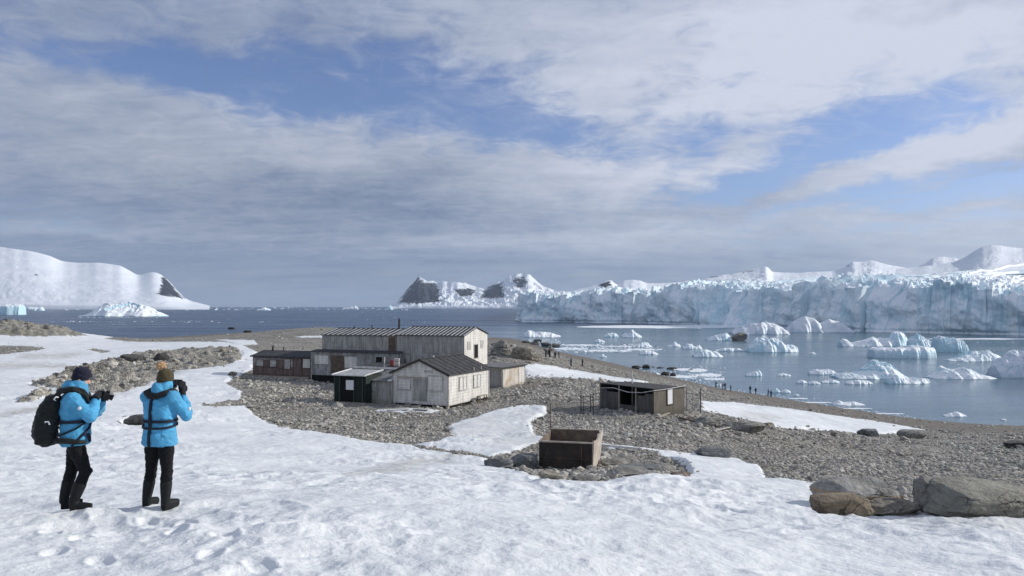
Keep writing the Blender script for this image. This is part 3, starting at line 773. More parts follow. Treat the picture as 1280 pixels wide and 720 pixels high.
# the air: thin even haze round the whole place
def build_haze():
    m = bpy.data.materials.new('thin_haze'); m.use_nodes = True; nt = m.node_tree; nt.nodes.clear()
    out = nt.nodes.new('ShaderNodeOutputMaterial'); v = nt.nodes.new('ShaderNodeVolumePrincipled')
    v.inputs['Color'].default_value = (.62, .78, 1, 1); v.inputs['Density'].default_value = 3.2e-5; v.inputs['Anisotropy'].default_value = .2
    nt.links.new(v.outputs[0], out.inputs['Volume'])
    b = MB(); b.box(-32000, 32000, -32000, 32000, -8.5, 640)
    tag(b.build('haze', m), kind='stuff', label='thin pale haze in the air')
build_haze()
# ------------------------------------------------------------------ glacier with its calving front
def build_glacier():
    base = [sea(*p) for p in ((652,402.5),(676,402.6),(720,403.2),(780,404),(870,406),(950,409),(1060,414),(1160,417),(1280,419.5),(1400,423),(1600,429),(1900,436))]
    back = [at(667,383,2600), at(659,383,1900), at(654,383,1350), at(651.5,383,1080)]
    pts = [Vector((p.x, p.y, 0)) for p in back] + base
    # even steps along the front, finer where the camera can see it
    P = np.array([[p.x, p.y] for p in pts]); seg = np.hypot(*np.diff(P, axis=0).T); S = np.concatenate([[0], np.cumsum(seg)])
    s_front = S[len(back)]
    s = np.concatenate([np.linspace(0, s_front - 20, 130)[:-1], np.linspace(s_front - 20, S[-1], 1700)])
    fx, fy = np.interp(s, S, P[:, 0]), np.interp(s, S, P[:, 1])
    k = np.ones(41) / 41; pad = lambda a: np.convolve(np.pad(a, 20, mode='edge'), k, 'valid')
    sx, sy = pad(fx), pad(fy)
    tx, ty = np.gradient(sx), np.gradient(sy); L = np.hypot(tx, ty); tx, ty = tx / L, ty / L
    nx, ny = -ty, tx                                   # inland
    px = 640 + F_ * sx / sy
    top = np.interp(px, [600,652,700,760,850,950,1060,1160,1280,1500,1900], [40,40.5,35,40,43,43,40,40,38,38,38])
    s0 = s * 0
    b1, b2, rv = cell(s * .075, s0 + .5, 71)
    c1, c2, rw = cell(s * .21, s0 + .5, 73)
    e1_, e2_, ry = cell(s * .026, s0 + .5, 78)
    spire = np.clip(1 - c1 * 2.2, 0, 1) * (rw > .45) * 3.4 + np.clip(1 - b1 * 2.0, 0, 1) * (rv > .5) * 4.0
    top = top * .92 + (ry - .5) * 9.0 + (rv - .5) * 4.5 + spire + fbm(s * .02, s0, 75, 3) * 2.5
    d1, d2, rx = cell(s * .020, s0 + .5, 70)
    buttress = ridged(s * .013, s0 + 3.3, 77, 2) * 12 + fbm(s * .05, s0, 79, 3) * 5.0 + (rx - .5) * 12 + (rv - .5) * 5.0 + (rw - .5) * 2.2
    nf, nb = 84, 150
    rows = []
    for i in range(nf):
        t = i / (nf - 1); z = -1.5 + t * (top + 1.5)
        wob = .22 * np.sin(z * .07 + s * .01) + .3 * pn(s * .03, z * .03, 82)
        vert = ridged(s * .095 + wob, z * .006 + 1.7, 84, 3, .45) * 3.6 * (.35 + .85 * t) * (.5 + sstep(-.3, .4, fbm(s * .013, s0 + 8, 60, 2))) + fbm(s * .26 + wob * 2, z * .025, 81, 3) * .9 + fbm(s * .045 + z * .02, z * .05, 85, 4, .42) * 4.4 + ridged(s * .03 - z * .02, z * .035 + 3, 86, 3) * 2.4
        bite = -2.0 * np.exp(-((z - 1.2) / 1.4) ** 2)         # waterline notch
        slump = 22 * np.exp(-z / 11.0) * np.clip(fbm(s * .010, s0, 87, 2), 0, 1)
        shelf = 5.0 * sstep(.42, .62, t + .35 * fbm(s * .022, s0 + 2, 89, 2)) * np.clip(.3 + fbm(s * .016, s0 + 5, 90, 2), 0, 1)
        off = t ** 1.5 * 3.5 - buttress * (.8 + .2 * t) - vert - bite - slump + 9.0 + shelf
        crown = sstep(.58, 1, t) ** 1.6 * (1.5 + 15.0 * np.clip(fbm(s * .026, s0 + 4, 88, 3) + .1, 0, 1))
        rows.append(np.stack([sx + nx * (off + crown), sy + ny * (off + crown), z], 1))
    off0 = off + crown
    rise = np.interp(px, [600,652,700,780,850,900,1000,1130,1280,1500,1900], [2,2,9,12,15,21,27,30,34,40,44])
    for i in range(1, nb):
        q = i / (nb - 1); b = 1.3 * i + 1500 * q ** 3.2
        X, Y = sx + nx * (off0 * math.exp(-b / 90) + b), sy + ny * (off0 * math.exp(-b / 90) + b)
        up = rise * sstep(0, 620, np.full_like(s, b)) + rise * .28 * (1 - math.exp(-b / 60)) - 60 * sstep(700, 1500, np.full_like(s, b))
        e1, e2, re = cell(X * .085 + .3 * pn(X * .03, Y * .03, 4), Y * .085, 91)
        g1, g2, rg = cell(X * .22, Y * .22, 92)
        w = math.exp(-b / 70)
        ser = ((re - .6) * 11 + (rg - .5) * 3.5 + np.clip(1 - g1 * 2, 0, 1) * (rg > .6) * 3) * w + ridged(X * .03 + Y * .02, Y * .045, 93, 4) * (1.6 * math.exp(-b / 200) + .25)
        f = 1 - math.exp(-b / 4)
        z = (top - spire * (1 - math.exp(-b / 3))) + up + (ser + fbm(X * .010, Y * .010, 95, 3) * 2.0) * f
        rows.append(np.stack([X, Y, z], 1))
    V = np.concatenate(rows)
    o = np_mesh('glacier', V, grid_faces(len(rows), len(s)), MT['glacier'])
    tag(o, kind='structure', label='wide blue white glacier ending in a tall ice cliff over the sea')
build_glacier()

# ------------------------------------------------------------------ mountains
def mountain(name, label, d, prof, depth, rock=(), seed=0, amp=.16, nx=420, ny=130, shelf=0.0, p=1.0, fold=.22, sm=3.0):
    prof = sorted(prof); xs = np.linspace(prof[0][0], prof[-1][0], nx)
    hz = CAMZ + (HOR - np.interp(xs, [q[0] for q in prof], [q[1] for q in prof])) / F_ * d
    kn = max(1, int(sm * nx / (prof[-1][0] - prof[0][0]))); kk = np.hanning(2 * kn + 3); kk /= kk.sum(); hz = np.where((np.arange(nx) > 2 * kn + 2) & (np.arange(nx) < nx - 2 * kn - 2), np.convolve(hz, kk, 'same'), hz)
    X0 = (xs - 640) / F_ * d
    width = X0[-1] - X0[0]
    rows = []; fr = np.concatenate([np.linspace(0, 1, int(ny * .72)), np.linspace(1, 2.2, ny - int(ny * .72) + 1)[1:]])
    sc = 5.0 / (hz.max())
    for v in fr:
        Y = d - depth + depth * v + fbm(X0 * sc * .3, X0 * 0, seed + 3, 3) * depth * fold * (1 - abs(v - 1))
        t = v ** p if v <= 1 else max(0, 1 - (v - 1) / 1.1) ** 1.3
        z = hz * (shelf + (1 - shelf) * t if v > 0 else 0)
        w = (1 - t) * sstep(0, .12, np.full_like(X0, v)) if v <= 1 else .4
        rg = ridged(X0 * sc * .55, Y * sc * .35, seed, 5, .55) - .55
        z = z + hz * amp * rg * (.25 + w * 1.6) * (v > 0) + hz * min(.012, amp * .25) * fbm(X0 * sc * 6, Y * sc * 6, seed + 5, 3) * (v > 0)
        z = np.maximum(z, 1.5 * (v > 0) - 3 * (v <= 0))
        rows.append(np.stack([X0 * (Y / d), Y, z], 1))
    V = np.concatenate(rows)
    px, py = proj(V[:, 0], V[:, 1], V[:, 2])
    a = np.full(len(V), -.6)
    for poly in rock: a = np.maximum(a, np.clip(.42 + sdist(px, py, poly) / 16, -.6, .88))
    o = np_mesh(name, V, grid_faces(len(rows), nx), MT['mountain'], smooth=True); fattr(o, 'rock', a)
    return tag(o, kind='structure', label=label)
mountain('mountain', 'broad snow covered massif ending in a dark rocky point', 6000,
         [(-420,302),(-200,300),(-60,303),(0,308),(12,311),(30,313),(50,317),(62,320),(78,326.5),(100,328),(125,328.5),(150,332),(165,340),(172,344.5),(182,342),(191,340),(198,341.5),(208,348),(220,361),(228,370),(236,375.5),(252,379.6),(262,382)], 1300,
         [[(203,343),(212,351),(222,363),(229,370),(236,374),(226,374),(212,372),(200,370),(193,368),(198,358),(200,348)],[(1,311),(6,315),(8,317),(4,318)],[(38,336),(43,339),(52,348),(46,346),(40,341)],[(197,379),(206,379),(203,382),(194,381)]], seed=101, amp=.011, shelf=.055, fold=.05, sm=7)
mountain('mountain', 'pair of snowy peaks with dark rock faces far over the water', 9000,
         [(486,381),(496,378),(504,367),(512,357),(519,350.5),(523,345.5),(528,348.5),(533,352),(540,350.5),(548,352.5),(556,352),(572,354),(582,353.5),(592,357),(600,360),(606,361),(612,356),(622,352),(630,351),(637,345),(645,342.5),(657,342),(664,344.5),(672,352),(681,358),(690,362),(710,370),(740,377),(760,381)], 1500,
         [[(496,379),(508,358),(520,350),(524,346),(533,353),(548,353),(551,366),(553,377),(530,379),(510,380)],[(568,362),(585,360),(598,364),(590,371),(574,371)],[(598,372),(605,362),(612,355),(628,353),(633,362),(630,372),(612,374)],[(640,350),(648,346),(657,346),(660,352),(654,360),(645,360)],[(668,354),(675,358),(683,362),(674,361)]], seed=131, amp=.12, shelf=.06, p=.9, nx=760, ny=240, sm=1.2)
mountain('mountain', 'low snowy peaks showing just above the ice cliff', 4200,
         [(715,364),(735,358.5),(748,355),(757,351.5),(764,349.8),(768,354),(772,355.5),(780,350.5),(792,349.2),(800,350.5),(808,354),(830,354),(870,351.5),(885,347),(905,343),(915,342.5),(930,339),(950,335),(958,333),(966,340),(1000,341),(1040,339),(1056,334),(1066,326.5),(1078,326.8),(1090,325.2),(1100,328.6),(1116,332),(1140,336),(1155,330.5),(1166,322.5),(1180,320.5),(1194,322),(1215,333)], 700,
         [[(746,355),(757,352),(764,351),(768,358),(752,362)],[(876,349),(905,342),(928,339),(950,335),(944,340),(900,346)],[(1050,333),(1060,329),(1064,334)]], seed=151, amp=.03, nx=800, ny=90, shelf=.5, fold=.08, sm=2)
mountain('mountain', 'smooth grey white snow dome rising behind the glacier', 2300,
         [(1120,336),(1165,332),(1190,328),(1205,322.5),(1218,314.5),(1230,307.5),(1240,306),(1262,308.5),(1280,310),(1330,302),(1400,297),(1500,300),(1700,310),(1900,330)], 420,
         [[(1204,321),(1214,315),(1222,311),(1216,317),(1207,322)],[(1262,314),(1285,313),(1300,315),(1270,316)]], seed=171, amp=.018, nx=600, ny=130, shelf=.3, fold=.06, sm=3)

# ------------------------------------------------------------------ icebergs and floes
def berg(label, px0, px1, yb, prof, depth=.7, mat='ice', k=2.2, seed=0, name='iceberg', group=None, rough=.17):
    c = sea((px0 + px1) / 2, yb); d = c.y; m = d / F_
    w = (px1 - px0) * m; dep = w * depth
    nx = int(min(150, max(20, (px1 - px0) * 1.6))); ny = max(14, int(nx * .55))
    U, Vv = np.meshgrid(np.linspace(-1, 1, nx), np.linspace(-1, 1, ny))
    h = np.interp((U + 1) / 2, [q[0] for q in prof], [q[1] for q in prof]) * m * (.93 + rough * .7 * fbm(U * 4.5 + Vv * 1.5, Vv * 2.5 + seed, seed + 11, 4))
    hm = max(q[1] for q in prof) * m
    fs = 3.0 / max(w, .1) * 2
    half = dep / 2 * np.sqrt(np.clip(1 - .72 * U ** 2, .05, 1)) * (1 + .25 * fbm(U * 2.5, U * 0 + seed, seed + 1, 3))
    crest = .35 * fbm(U * 1.6, U * 0 + seed * 1.7, seed + 2, 3)
    q = np.clip(np.abs((Vv - crest * (1 - np.abs(Vv))) ), 0, 1)
    k = k * .72 if k < 4 else k
    g = 1 - q ** k
    X = U * w / 2; Y = Vv * half
    jit = min(w, dep) * .035
    X = X + jit * fbm(X * fs + 3, Y * fs, seed + 7, 3) * (1 - np.abs(U) ** 6); Y = Y + jit * fbm(X * fs, Y * fs + 9, seed + 8, 3)
    b1, b2, rv = cell(X * fs * .55, Y * fs * .8 + seed, seed + 4)
    Z = h * g * (1 + rough * 1.2 * (ridged(X * fs * .55 + Y * fs * .3, Y * fs * .9, seed + 5, 5, .55) - .6)) + hm * rough * (1.25 * (rv - .6) * np.minimum(1, h / (hm * .4)) * g + .30 * fbm(X * fs * 2.4, Y * fs * 2.4, seed + 6, 3) * g)
    edge = (np.abs(U) > .999) | (np.abs(Vv) > .999)
    Z = np.maximum(Z, .06 * hm * (1 - q) ** .3)
    V = np.stack([X, Y, np.where(edge, -.35 * hm - .1, Z)], -1).reshape(-1, 3)
    o = np_mesh(name, V, grid_faces(ny, nx), MT[mat], loc=(c.x, c.y + dep * .42, 0))
    return tag(o, label, 'iceberg' if name == 'iceberg' else 'ice floe', group)
E = [(0,.0)]
berg('long iceberg far left with a shaded ramp rising to a bright ragged crest', 92, 194, 395.7, [(0,1),(.12,6),(.27,18),(.34,17.5),(.42,16),(.5,18),(.58,20),(.66,17),(.76,13),(.88,8),(1,2)], .55, 'ice', 2.6, 11)
berg('flat topped block iceberg cut by the left edge of view', -40, 20, 393.5, [(0,8),(.3,13),(.6,14),(.95,14),(1,12)], .5, 'ice', 9, 12, rough=.08)
berg('small low white iceberg between the flat block and the ramped berg', 30, 52, 388.3, [(0,1),(.2,4.5),(.6,4),(.9,5),(1,2)], .5, 'floe', 4, 13)
berg('tiny pointed iceberg on the horizon left of the twin peaks', 480, 491, 387.5, [(0,1),(.3,3),(.5,8),(.7,6),(1,1)], .6, 'ice', 2, 14)
berg('tiny white iceberg on the horizon above the brown hut', 319, 337, 388, [(0,1),(.35,3),(.6,4.5),(1,1)], .6, 'ice', 2.2, 15)
berg('tiny iceberg with a dark side on the horizon past the roof vents', 428, 447, 386.4, [(0,1),(.4,3),(.8,4),(1,2)], .6, 'icegrey', 3, 16)
berg('low wedge iceberg near the left end of the ice cliff', 655, 702, 421.5, [(0,6),(.12,9.5),(.3,7),(.5,6.5),(.75,5),(1,1)], .6, 'ice', 2.2, 17)
berg('small blue iceberg left of the white tooth', 755, 774, 421.5, [(0,2),(.3,5),(.6,6),(.85,4),(1,1)], .7, 'iceblue', 2.4, 18)
berg('bright tooth shaped iceberg standing alone before the ice cliff', 778, 804, 422, [(0,2),(.15,7),(.35,5),(.5,10.5),(.65,7),(1,1)], .7, 'floe', 2.0, 19)
berg('small lumpy floe below the low wedge iceberg', 743, 757, 428.5, [(0,2),(.4,5),(.7,4),(1,1)], .7, 'ice', 2.4, 20, 'ice_floe')
berg('ragged little iceberg beyond the brash ice by the point', 791, 816, 434, [(0,2),(.3,5),(.6,7),(.8,5),(1,1)], .6, 'ice', 2.2, 21)
berg('flat floe just shoreward of the ragged little iceberg', 800, 824, 443.3, [(0,2),(.3,5),(.7,4),(1,1)], .6, 'floe', 3, 22, 'ice_floe')
berg('thin fin shaped iceberg with a sharp white tip', 833, 852, 433.5, [(0,1),(.4,3),(.58,8.5),(.75,5),(1,1)], .5, 'ice', 1.6, 23)
berg('low double humped iceberg right of the fin', 854, 879, 436.5, [(0,2),(.2,6),(.45,8),(.6,4),(.85,6),(1,1)], .6, 'ice', 2.2, 24)
berg('broad bluish iceberg in front of the double humped one', 868, 906, 446.5, [(0,3),(.25,10),(.5,9),(.8,6),(1,1)], .6, 'iceblue', 2.2, 25)
berg('long flat floe right of the broad bluish iceberg', 896, 933, 439.5, [(0,2),(.3,4.5),(.8,4),(1,1)], .45, 'floe', 4, 26, 'ice_floe')
berg('white knobbly iceberg left of the brown lump', 885, 917, 426, [(0,2),(.25,7),(.5,9),(.75,11),(1,4)], .6, 'ice', 2.2, 27)
berg('tall pale domed iceberg behind the brown lump', 918, 990, 418.5, [(0,4),(.2,11),(.4,15.5),(.6,17),(.8,14),(1,5)], .55, 'icegrey', 2.6, 28, rough=.07)
berg('white terraced iceberg right of the brown lump', 938, 1001, 440.5, [(0,6),(.12,14),(.3,19),(.5,17),(.68,15),(.75,9),(.9,10),(1,7)], .5, 'ice', 3.2, 29)
berg('smooth grey iceberg with two rounded humps under the cliff', 988, 1072, 416, [(0,4),(.1,14),(.3,22),(.42,19),(.52,11),(.65,19),(.8,16),(1,3)], .5, 'icegrey', 2.6, 30, rough=.03)
berg('long sloping iceberg with an upright square block at its end', 1056, 1142, 433.5, [(0,4),(.05,9),(.13,8),(.15,3),(.45,12),(.6,10),(.72,9),(.76,18),(.95,18.5),(1,12)], .4, 'ice', 2.8, 31, rough=.14)
berg('sloped iceberg with a little tower behind the flat slab', 1139, 1176, 436, [(0,11),(.25,17),(.32,22),(.38,17),(.7,12),(1,6)], .55, 'ice', 2.6, 32, rough=.14)
berg('flat thick white slab iceberg with upright sides', 1096, 1176, 448, [(0,11),(.05,13.5),(.5,13.5),(.75,15),(.97,14),(1,11)], .5, 'floe', 9, 33, rough=.09)
berg('squat block iceberg with a knob at its left corner', 1175, 1215, 440, [(0,14),(.05,19.5),(.22,20),(.26,15),(.5,18),(.8,16),(1,5)], .8, 'ice', 5, 34, rough=.14)
berg('long low iceberg with a vivid blue underside', 1191, 1260, 452, [(0,1),(.2,5),(.5,13),(.7,15),(.9,11),(1,6)], .5, 'iceblue', 2.4, 35)
berg('big shadowed iceberg cut by the right edge of view', 1256, 1350, 473, [(0,14),(.08,26),(.25,33),(.5,36),(.8,30),(1,10)], .6, 'icegrey', 2.6, 36, rough=.10)
berg('white iceberg with a peaked left shoulder and long tail', 1171, 1252, 474, [(0,1),(.1,6),(.2,15),(.3,12),(.42,11),(.55,14),(.7,9),(1,1)], .55, 'ice', 2.2, 37)
berg('large greenish iceberg with a rounded top nearest the flat slab', 1052, 1143, 474, [(0,2),(.1,7),(.3,8),(.45,16),(.6,25),(.75,21),(.9,9),(1,2)], .6, 'iceblue', 2.2, 38)
berg('knobbly white floe trailing off the greenish iceberg', 1112, 1166, 480, [(0,8),(.2,14),(.35,7),(.5,5),(.75,8),(.95,8),(1,4)], .45, 'ice', 2.6, 39, 'ice_floe')
berg('oval white floe midway to the greenish iceberg', 1013, 1047, 468.5, [(0,3),(.3,6.5),(.5,5.5),(.8,7),(1,3)], .5, 'floe', 3.4, 40, 'ice_floe')
berg('small oval floe left of the larger oval one', 972, 990, 470, [(0,1),(.4,4),(1,1)], .5, 'floe', 3, 41, 'ice_floe')
berg('small humped floe nearest the slush at the beach', 933, 954, 470.5, [(0,2),(.4,6),(.8,9),(1,3)], .6, 'ice', 2.4, 42, 'ice_floe')
berg('leftmost of a broken row of flat floes', 996, 1010, 479.5, [(0,2),(.5,5),(1,2)], .6, 'floe', 3, 43, 'ice_floe')
berg('smallest of a broken row of flat floes', 1011, 1027, 480.5, [(0,2),(.5,4),(1,2)], .5, 'floe', 3, 44, 'ice_floe')
berg('third of a broken row of flat floes', 1028, 1051, 479, [(0,2),(.6,4.5),(1,2)], .5, 'floe', 3, 45, 'ice_floe')
berg('widest and last of a broken row of flat floes', 1059, 1093, 480.7, [(0,2),(.4,6),(.8,5),(1,2)], .45, 'floe', 3, 46, 'ice_floe')
berg('bigger floe grounded close to the beach below the people', 1043, 1083, 507, [(0,1),(.2,6),(.35,4),(.7,5),(1,1)], .4, 'floe', 2.4, 47, 'ice_floe')
berg('lone floe adrift off the beach on the right', 1183, 1211, 521, [(0,1),(.4,5),(.6,6.5),(1,1)], .6, 'floe', 2.4, 48, 'ice_floe')
berg('speck of floating ice beyond the lone floe', 1252, 1259, 525.5, [(0,1),(.5,2.5),(1,1)], .7, 'floe', 2.4, 49, 'ice_floe')
berg('small floe with two points beside the standing people', 965, 978, 491, [(0,1),(.4,7),(.6,5),(1,1)], .6, 'ice', 2.2, 50, 'ice_floe')
berg('small flat floe beside the two pointed one by the beach', 977, 990, 491.5, [(0,2),(.5,5.5),(1,2)], .6, 'floe', 2.6, 51, 'ice_floe')
berg('tiny floe close to the waterline right of the people', 992, 1000, 495, [(0,1),(.5,3),(1,1)], .6, 'floe', 2.6, 52, 'ice_floe')
berg('tiny lone floe between the terraced berg and the oval floes', 1012, 1021, 442.5, [(0,1),(.5,2.5),(1,1)], .6, 'floe', 2.6, 53, 'ice_floe')
berg('thin flat floe left of the squat block iceberg tail', 1262, 1284, 440.5, [(0,1),(.4,3),(1,1)], .5, 'floe', 3, 54, 'ice_floe')
berg('small humped floe off the gravel point before the flat brash', 749, 759, 447, [(0,1),(.5,5),(1,1)], .6, 'ice', 2.4, 55, 'ice_floe')
berg('rounded blue lump of ice left of the big shadowed iceberg', 1239, 1262, 462, [(0,1),(.5,6),(1,3)], .6, 'icegrey', 2.4, 56)
berg('low pale iceberg beside the two humped grey one', 925, 962, 414.2, [(0,3),(.4,9),(.7,7),(1,2)], .4, 'icegrey', 2.4, 57)

def build_brash():
    rng = np.random.default_rng(9)
    out = []; sz = []
    def area(n, x0, x1, y0, y1, s0, s1, slope=0.0, clump=.0):
        px = rng.uniform(x0, x1, n); py = rng.uniform(y0, y1, n) + (px - x0) * slope
        if clump:
            k = fbm(px * .05, py * .25, 201, 3) > clump; px, py = px[k], py[k]
        d = CAMZ * F_ / (py - HOR); X = (px - 640) / F_ * d
        out.append(np.stack([X, d, np.zeros(len(X))], 1)); sz.append(np.exp(rng.uniform(math.log(s0), math.log(s1), len(X))) * d / F_)
    area(260, 690, 800, 430, 442, .8, 2.8, 0, -.05); area(160, 700, 830, 433, 439, .8, 2.4, 0, 0); area(160, 655, 700, 424, 432, .4, 1.6)
    area(300, 790, 905, 457, 472, .6, 2.4, .13, 0); area(120, 850, 905, 456, 476, .6, 2.0)
    area(260, 905, 1160, 484, 487, .3, 1.5, .155); area(60, 950, 1080, 488, 498, .4, 1.5, .1)
    area(230, 0, 520, 384.6, 388, .5, 2.2); area(60, 0, 340, 398, 406, .4, 1.4, 0, .1); area(60, 90, 210, 396, 397.5, .3, 1.2); area(60, 60, 260, 401.5, 402.6, .4, 1.2)
    area(170, 640, 1280, 408, 470, .2, .9, 0, .15); area(70, 900, 1250, 430, 520, .2, .8, 0, .1); area(120, 1120, 1290, 424, 429, .2, .8); area(60, 440, 660, 388, 408, .2, .8)
    area(90, 1000, 1290, 442, 482, .3, 1.2, 0, .1)
    P, S = np.concatenate(out), np.concatenate(sz)
    scatter('brash_ice', P, S, np.ones(len(S)), rng, base=ICO1, mat=MT['floe'], flatz=(.25, .6), label='scattered brash ice fragments on the sea', kind='stuff')
    # thin pan of sea ice before the cliff
    m = MB(); n = 90
    def pan(x0, x1, yc, hh, seed, th):
        ring = []
        for i in range(n):
            a = 2 * math.pi * i / n; f = 1 + .35 * float(fbm(np.array([math.cos(a) * 2]), np.array([math.sin(a) * 2]), seed, 4)[0])
            p = sea((x0 + x1) / 2 + (x1 - x0) / 2 * math.cos(a) * (.9 + .1 * f), yc + hh * math.sin(a) * f); ring.append(p)
        m.rings([[(p.x, p.y, -.2) for p in ring], [(p.x, p.y, th) for p in ring]], n)
    pan(720, 965, 408.6, 1.9, 3, .25); pan(1150, 1400, 424, .8, 5, .2)
    for k, (a, b, c, h) in enumerate([(692,735,436,1.3),(728,790,438.5,1.2),(780,828,437,.9),(700,750,431.5,.9),(752,800,433,.7),(860,884,463,2.2),(868,902,469,2.0),(880,906,474,1.2),(842,866,462,1.4),(806,842,469,1.4),(838,872,471,1.6),(985,1010,498.5,.6),(1000,1040,503.5,.7),(1050,1090,511,.6),(1090,1130,517.5,.6)]): pan(a, b, c, h, 20 + k, .06)
    tag(m.build('pack_ice', MT['floe']), kind='stuff', label='thin pale sheets of pack ice on the water under the cliff')
build_brash()
# ------------------------------------------------------------------ huts of the station
class Hut:
    """local x runs to the right along the front wall, y goes back along the right wall"""
    def __init__(s, name, label, cat, px, py, d, alpha):
        s.o = at(px, py, d); s.al = R(alpha)
        s.e = tag(empty(name, s.o, -s.al), label, cat)
        s.ux = Vector((math.cos(s.al), -math.sin(s.al), 0)); s.uy = Vector((math.sin(s.al), math.cos(s.al), 0))
    def front(s, px, py, y=0.0):
        """(x, z) on the wall plane at local depth y"""
        r = Vector(ray(px, py)); c = Vector((0, 0, CAMZ)); q = s.o + s.uy * y
        t = (q - c).dot(s.uy) / r.dot(s.uy); p = c + r * t - s.o
        return p.dot(s.ux), p.z
    def right(s, px, py, x=0.0):
        r = Vector(ray(px, py)); c = Vector((0, 0, CAMZ)); q = s.o + s.ux * x
        t = (q - c).dot(s.ux) / r.dot(s.ux); p = c + r * t - s.o
        return p.dot(s.uy), p.z
    def fboard(s, name, mat, x0, y0, x1, y1, y=0.0, th=.04, frame=None, label=None):
        a, b = s.front(x0, y0, y), s.front(x1, y1, y)
        xa, xb, za, zb = min(a[0], b[0]), max(a[0], b[0]), min(a[1], b[1]), max(a[1], b[1])
        m = MB(); m.box(xa, xb, y - th, y + .02, za, zb); o = m.build(name, mat, s.e, bevel=.006)
        if label: o['label'] = label
        if frame:
            f = MB(); w = .055; t2 = th + .025
            f.box(xa - w, xb + w, y - t2, y + .015, zb, zb + w); f.box(xa - w, xb + w, y - t2 - .02, y + .015, za - w, za)
            f.box(xa - w, xa, y - t2, y + .015, za, zb); f.box(xb, xb + w, y - t2, y + .015, za, zb)
            f.build('frame', frame, o)
        return o
    def rboard(s, name, mat, x0, y0, x1, y1, x=0.0, th=.04, frame=None, label=None):
        a, b = s.right(x0, y0, x), s.right(x1, y1, x)
        ya, yb, za, zb = min(a[0], b[0]), max(a[0], b[0]), min(a[1], b[1]), max(a[1], b[1])
        m = MB(); m.box(x - .02, x + th, ya, yb, za, zb); o = m.build(name, mat, s.e, bevel=.006)
        if label: o['label'] = label
        if frame:
            f = MB(); w = .06; t2 = th + .025
            f.box(x - .015, x + t2, ya - w, yb + w, zb, zb + w); f.box(x - .015, x + t2 + .02, ya - w, yb + w, za - w, za)
            f.box(x - .015, x + t2, ya - w, ya, za, zb); f.box(x - .015, x + t2, yb, yb + w, za, zb)
            f.build('frame', frame, o)
        return o
def wall_box(e, mat, x0, x1, y0, y1, z0, z1, name='wall', corner=None):
    m = MB(); m.box(x0, x1, y0, y1, z0, z1)
    if corner:
        w = .10
        for x in (x0, x1):
            for y in (y0, y1): m.box(x - w * .6 if x == x0 else x - w * .4, x + w * .4 if x == x0 else x + w * .6, y - w * .6 if y == y0 else y - w * .4, y + w * .4 if y == y0 else y + w * .6, z0, z1 - .02, 1)
    return m.build(name, [mat, corner or mat], e)
def roof_slab(m, p, th, mi=0):
    """p: four corners, counter-clockwise from above"""
    m.hexa(p, [(a, b, c + th) for a, b, c in p], mi)
def chimney(e, x, y, z, h, r=.07, mat=None, cowl=True):
    m = MB(); m.tube([(x, y, z - .25), (x, y, z + h)], r, 10)
    if cowl: m.tube([(x, y, z + h + .06), (x, y, z + h + .16)], [r * 1.9, r * .6], 10); m.tube([(x, y, z + h - .02), (x, y, z + h + .08)], r * .35, 6)
    return m.build('chimney', mat or MT['iron'], e)

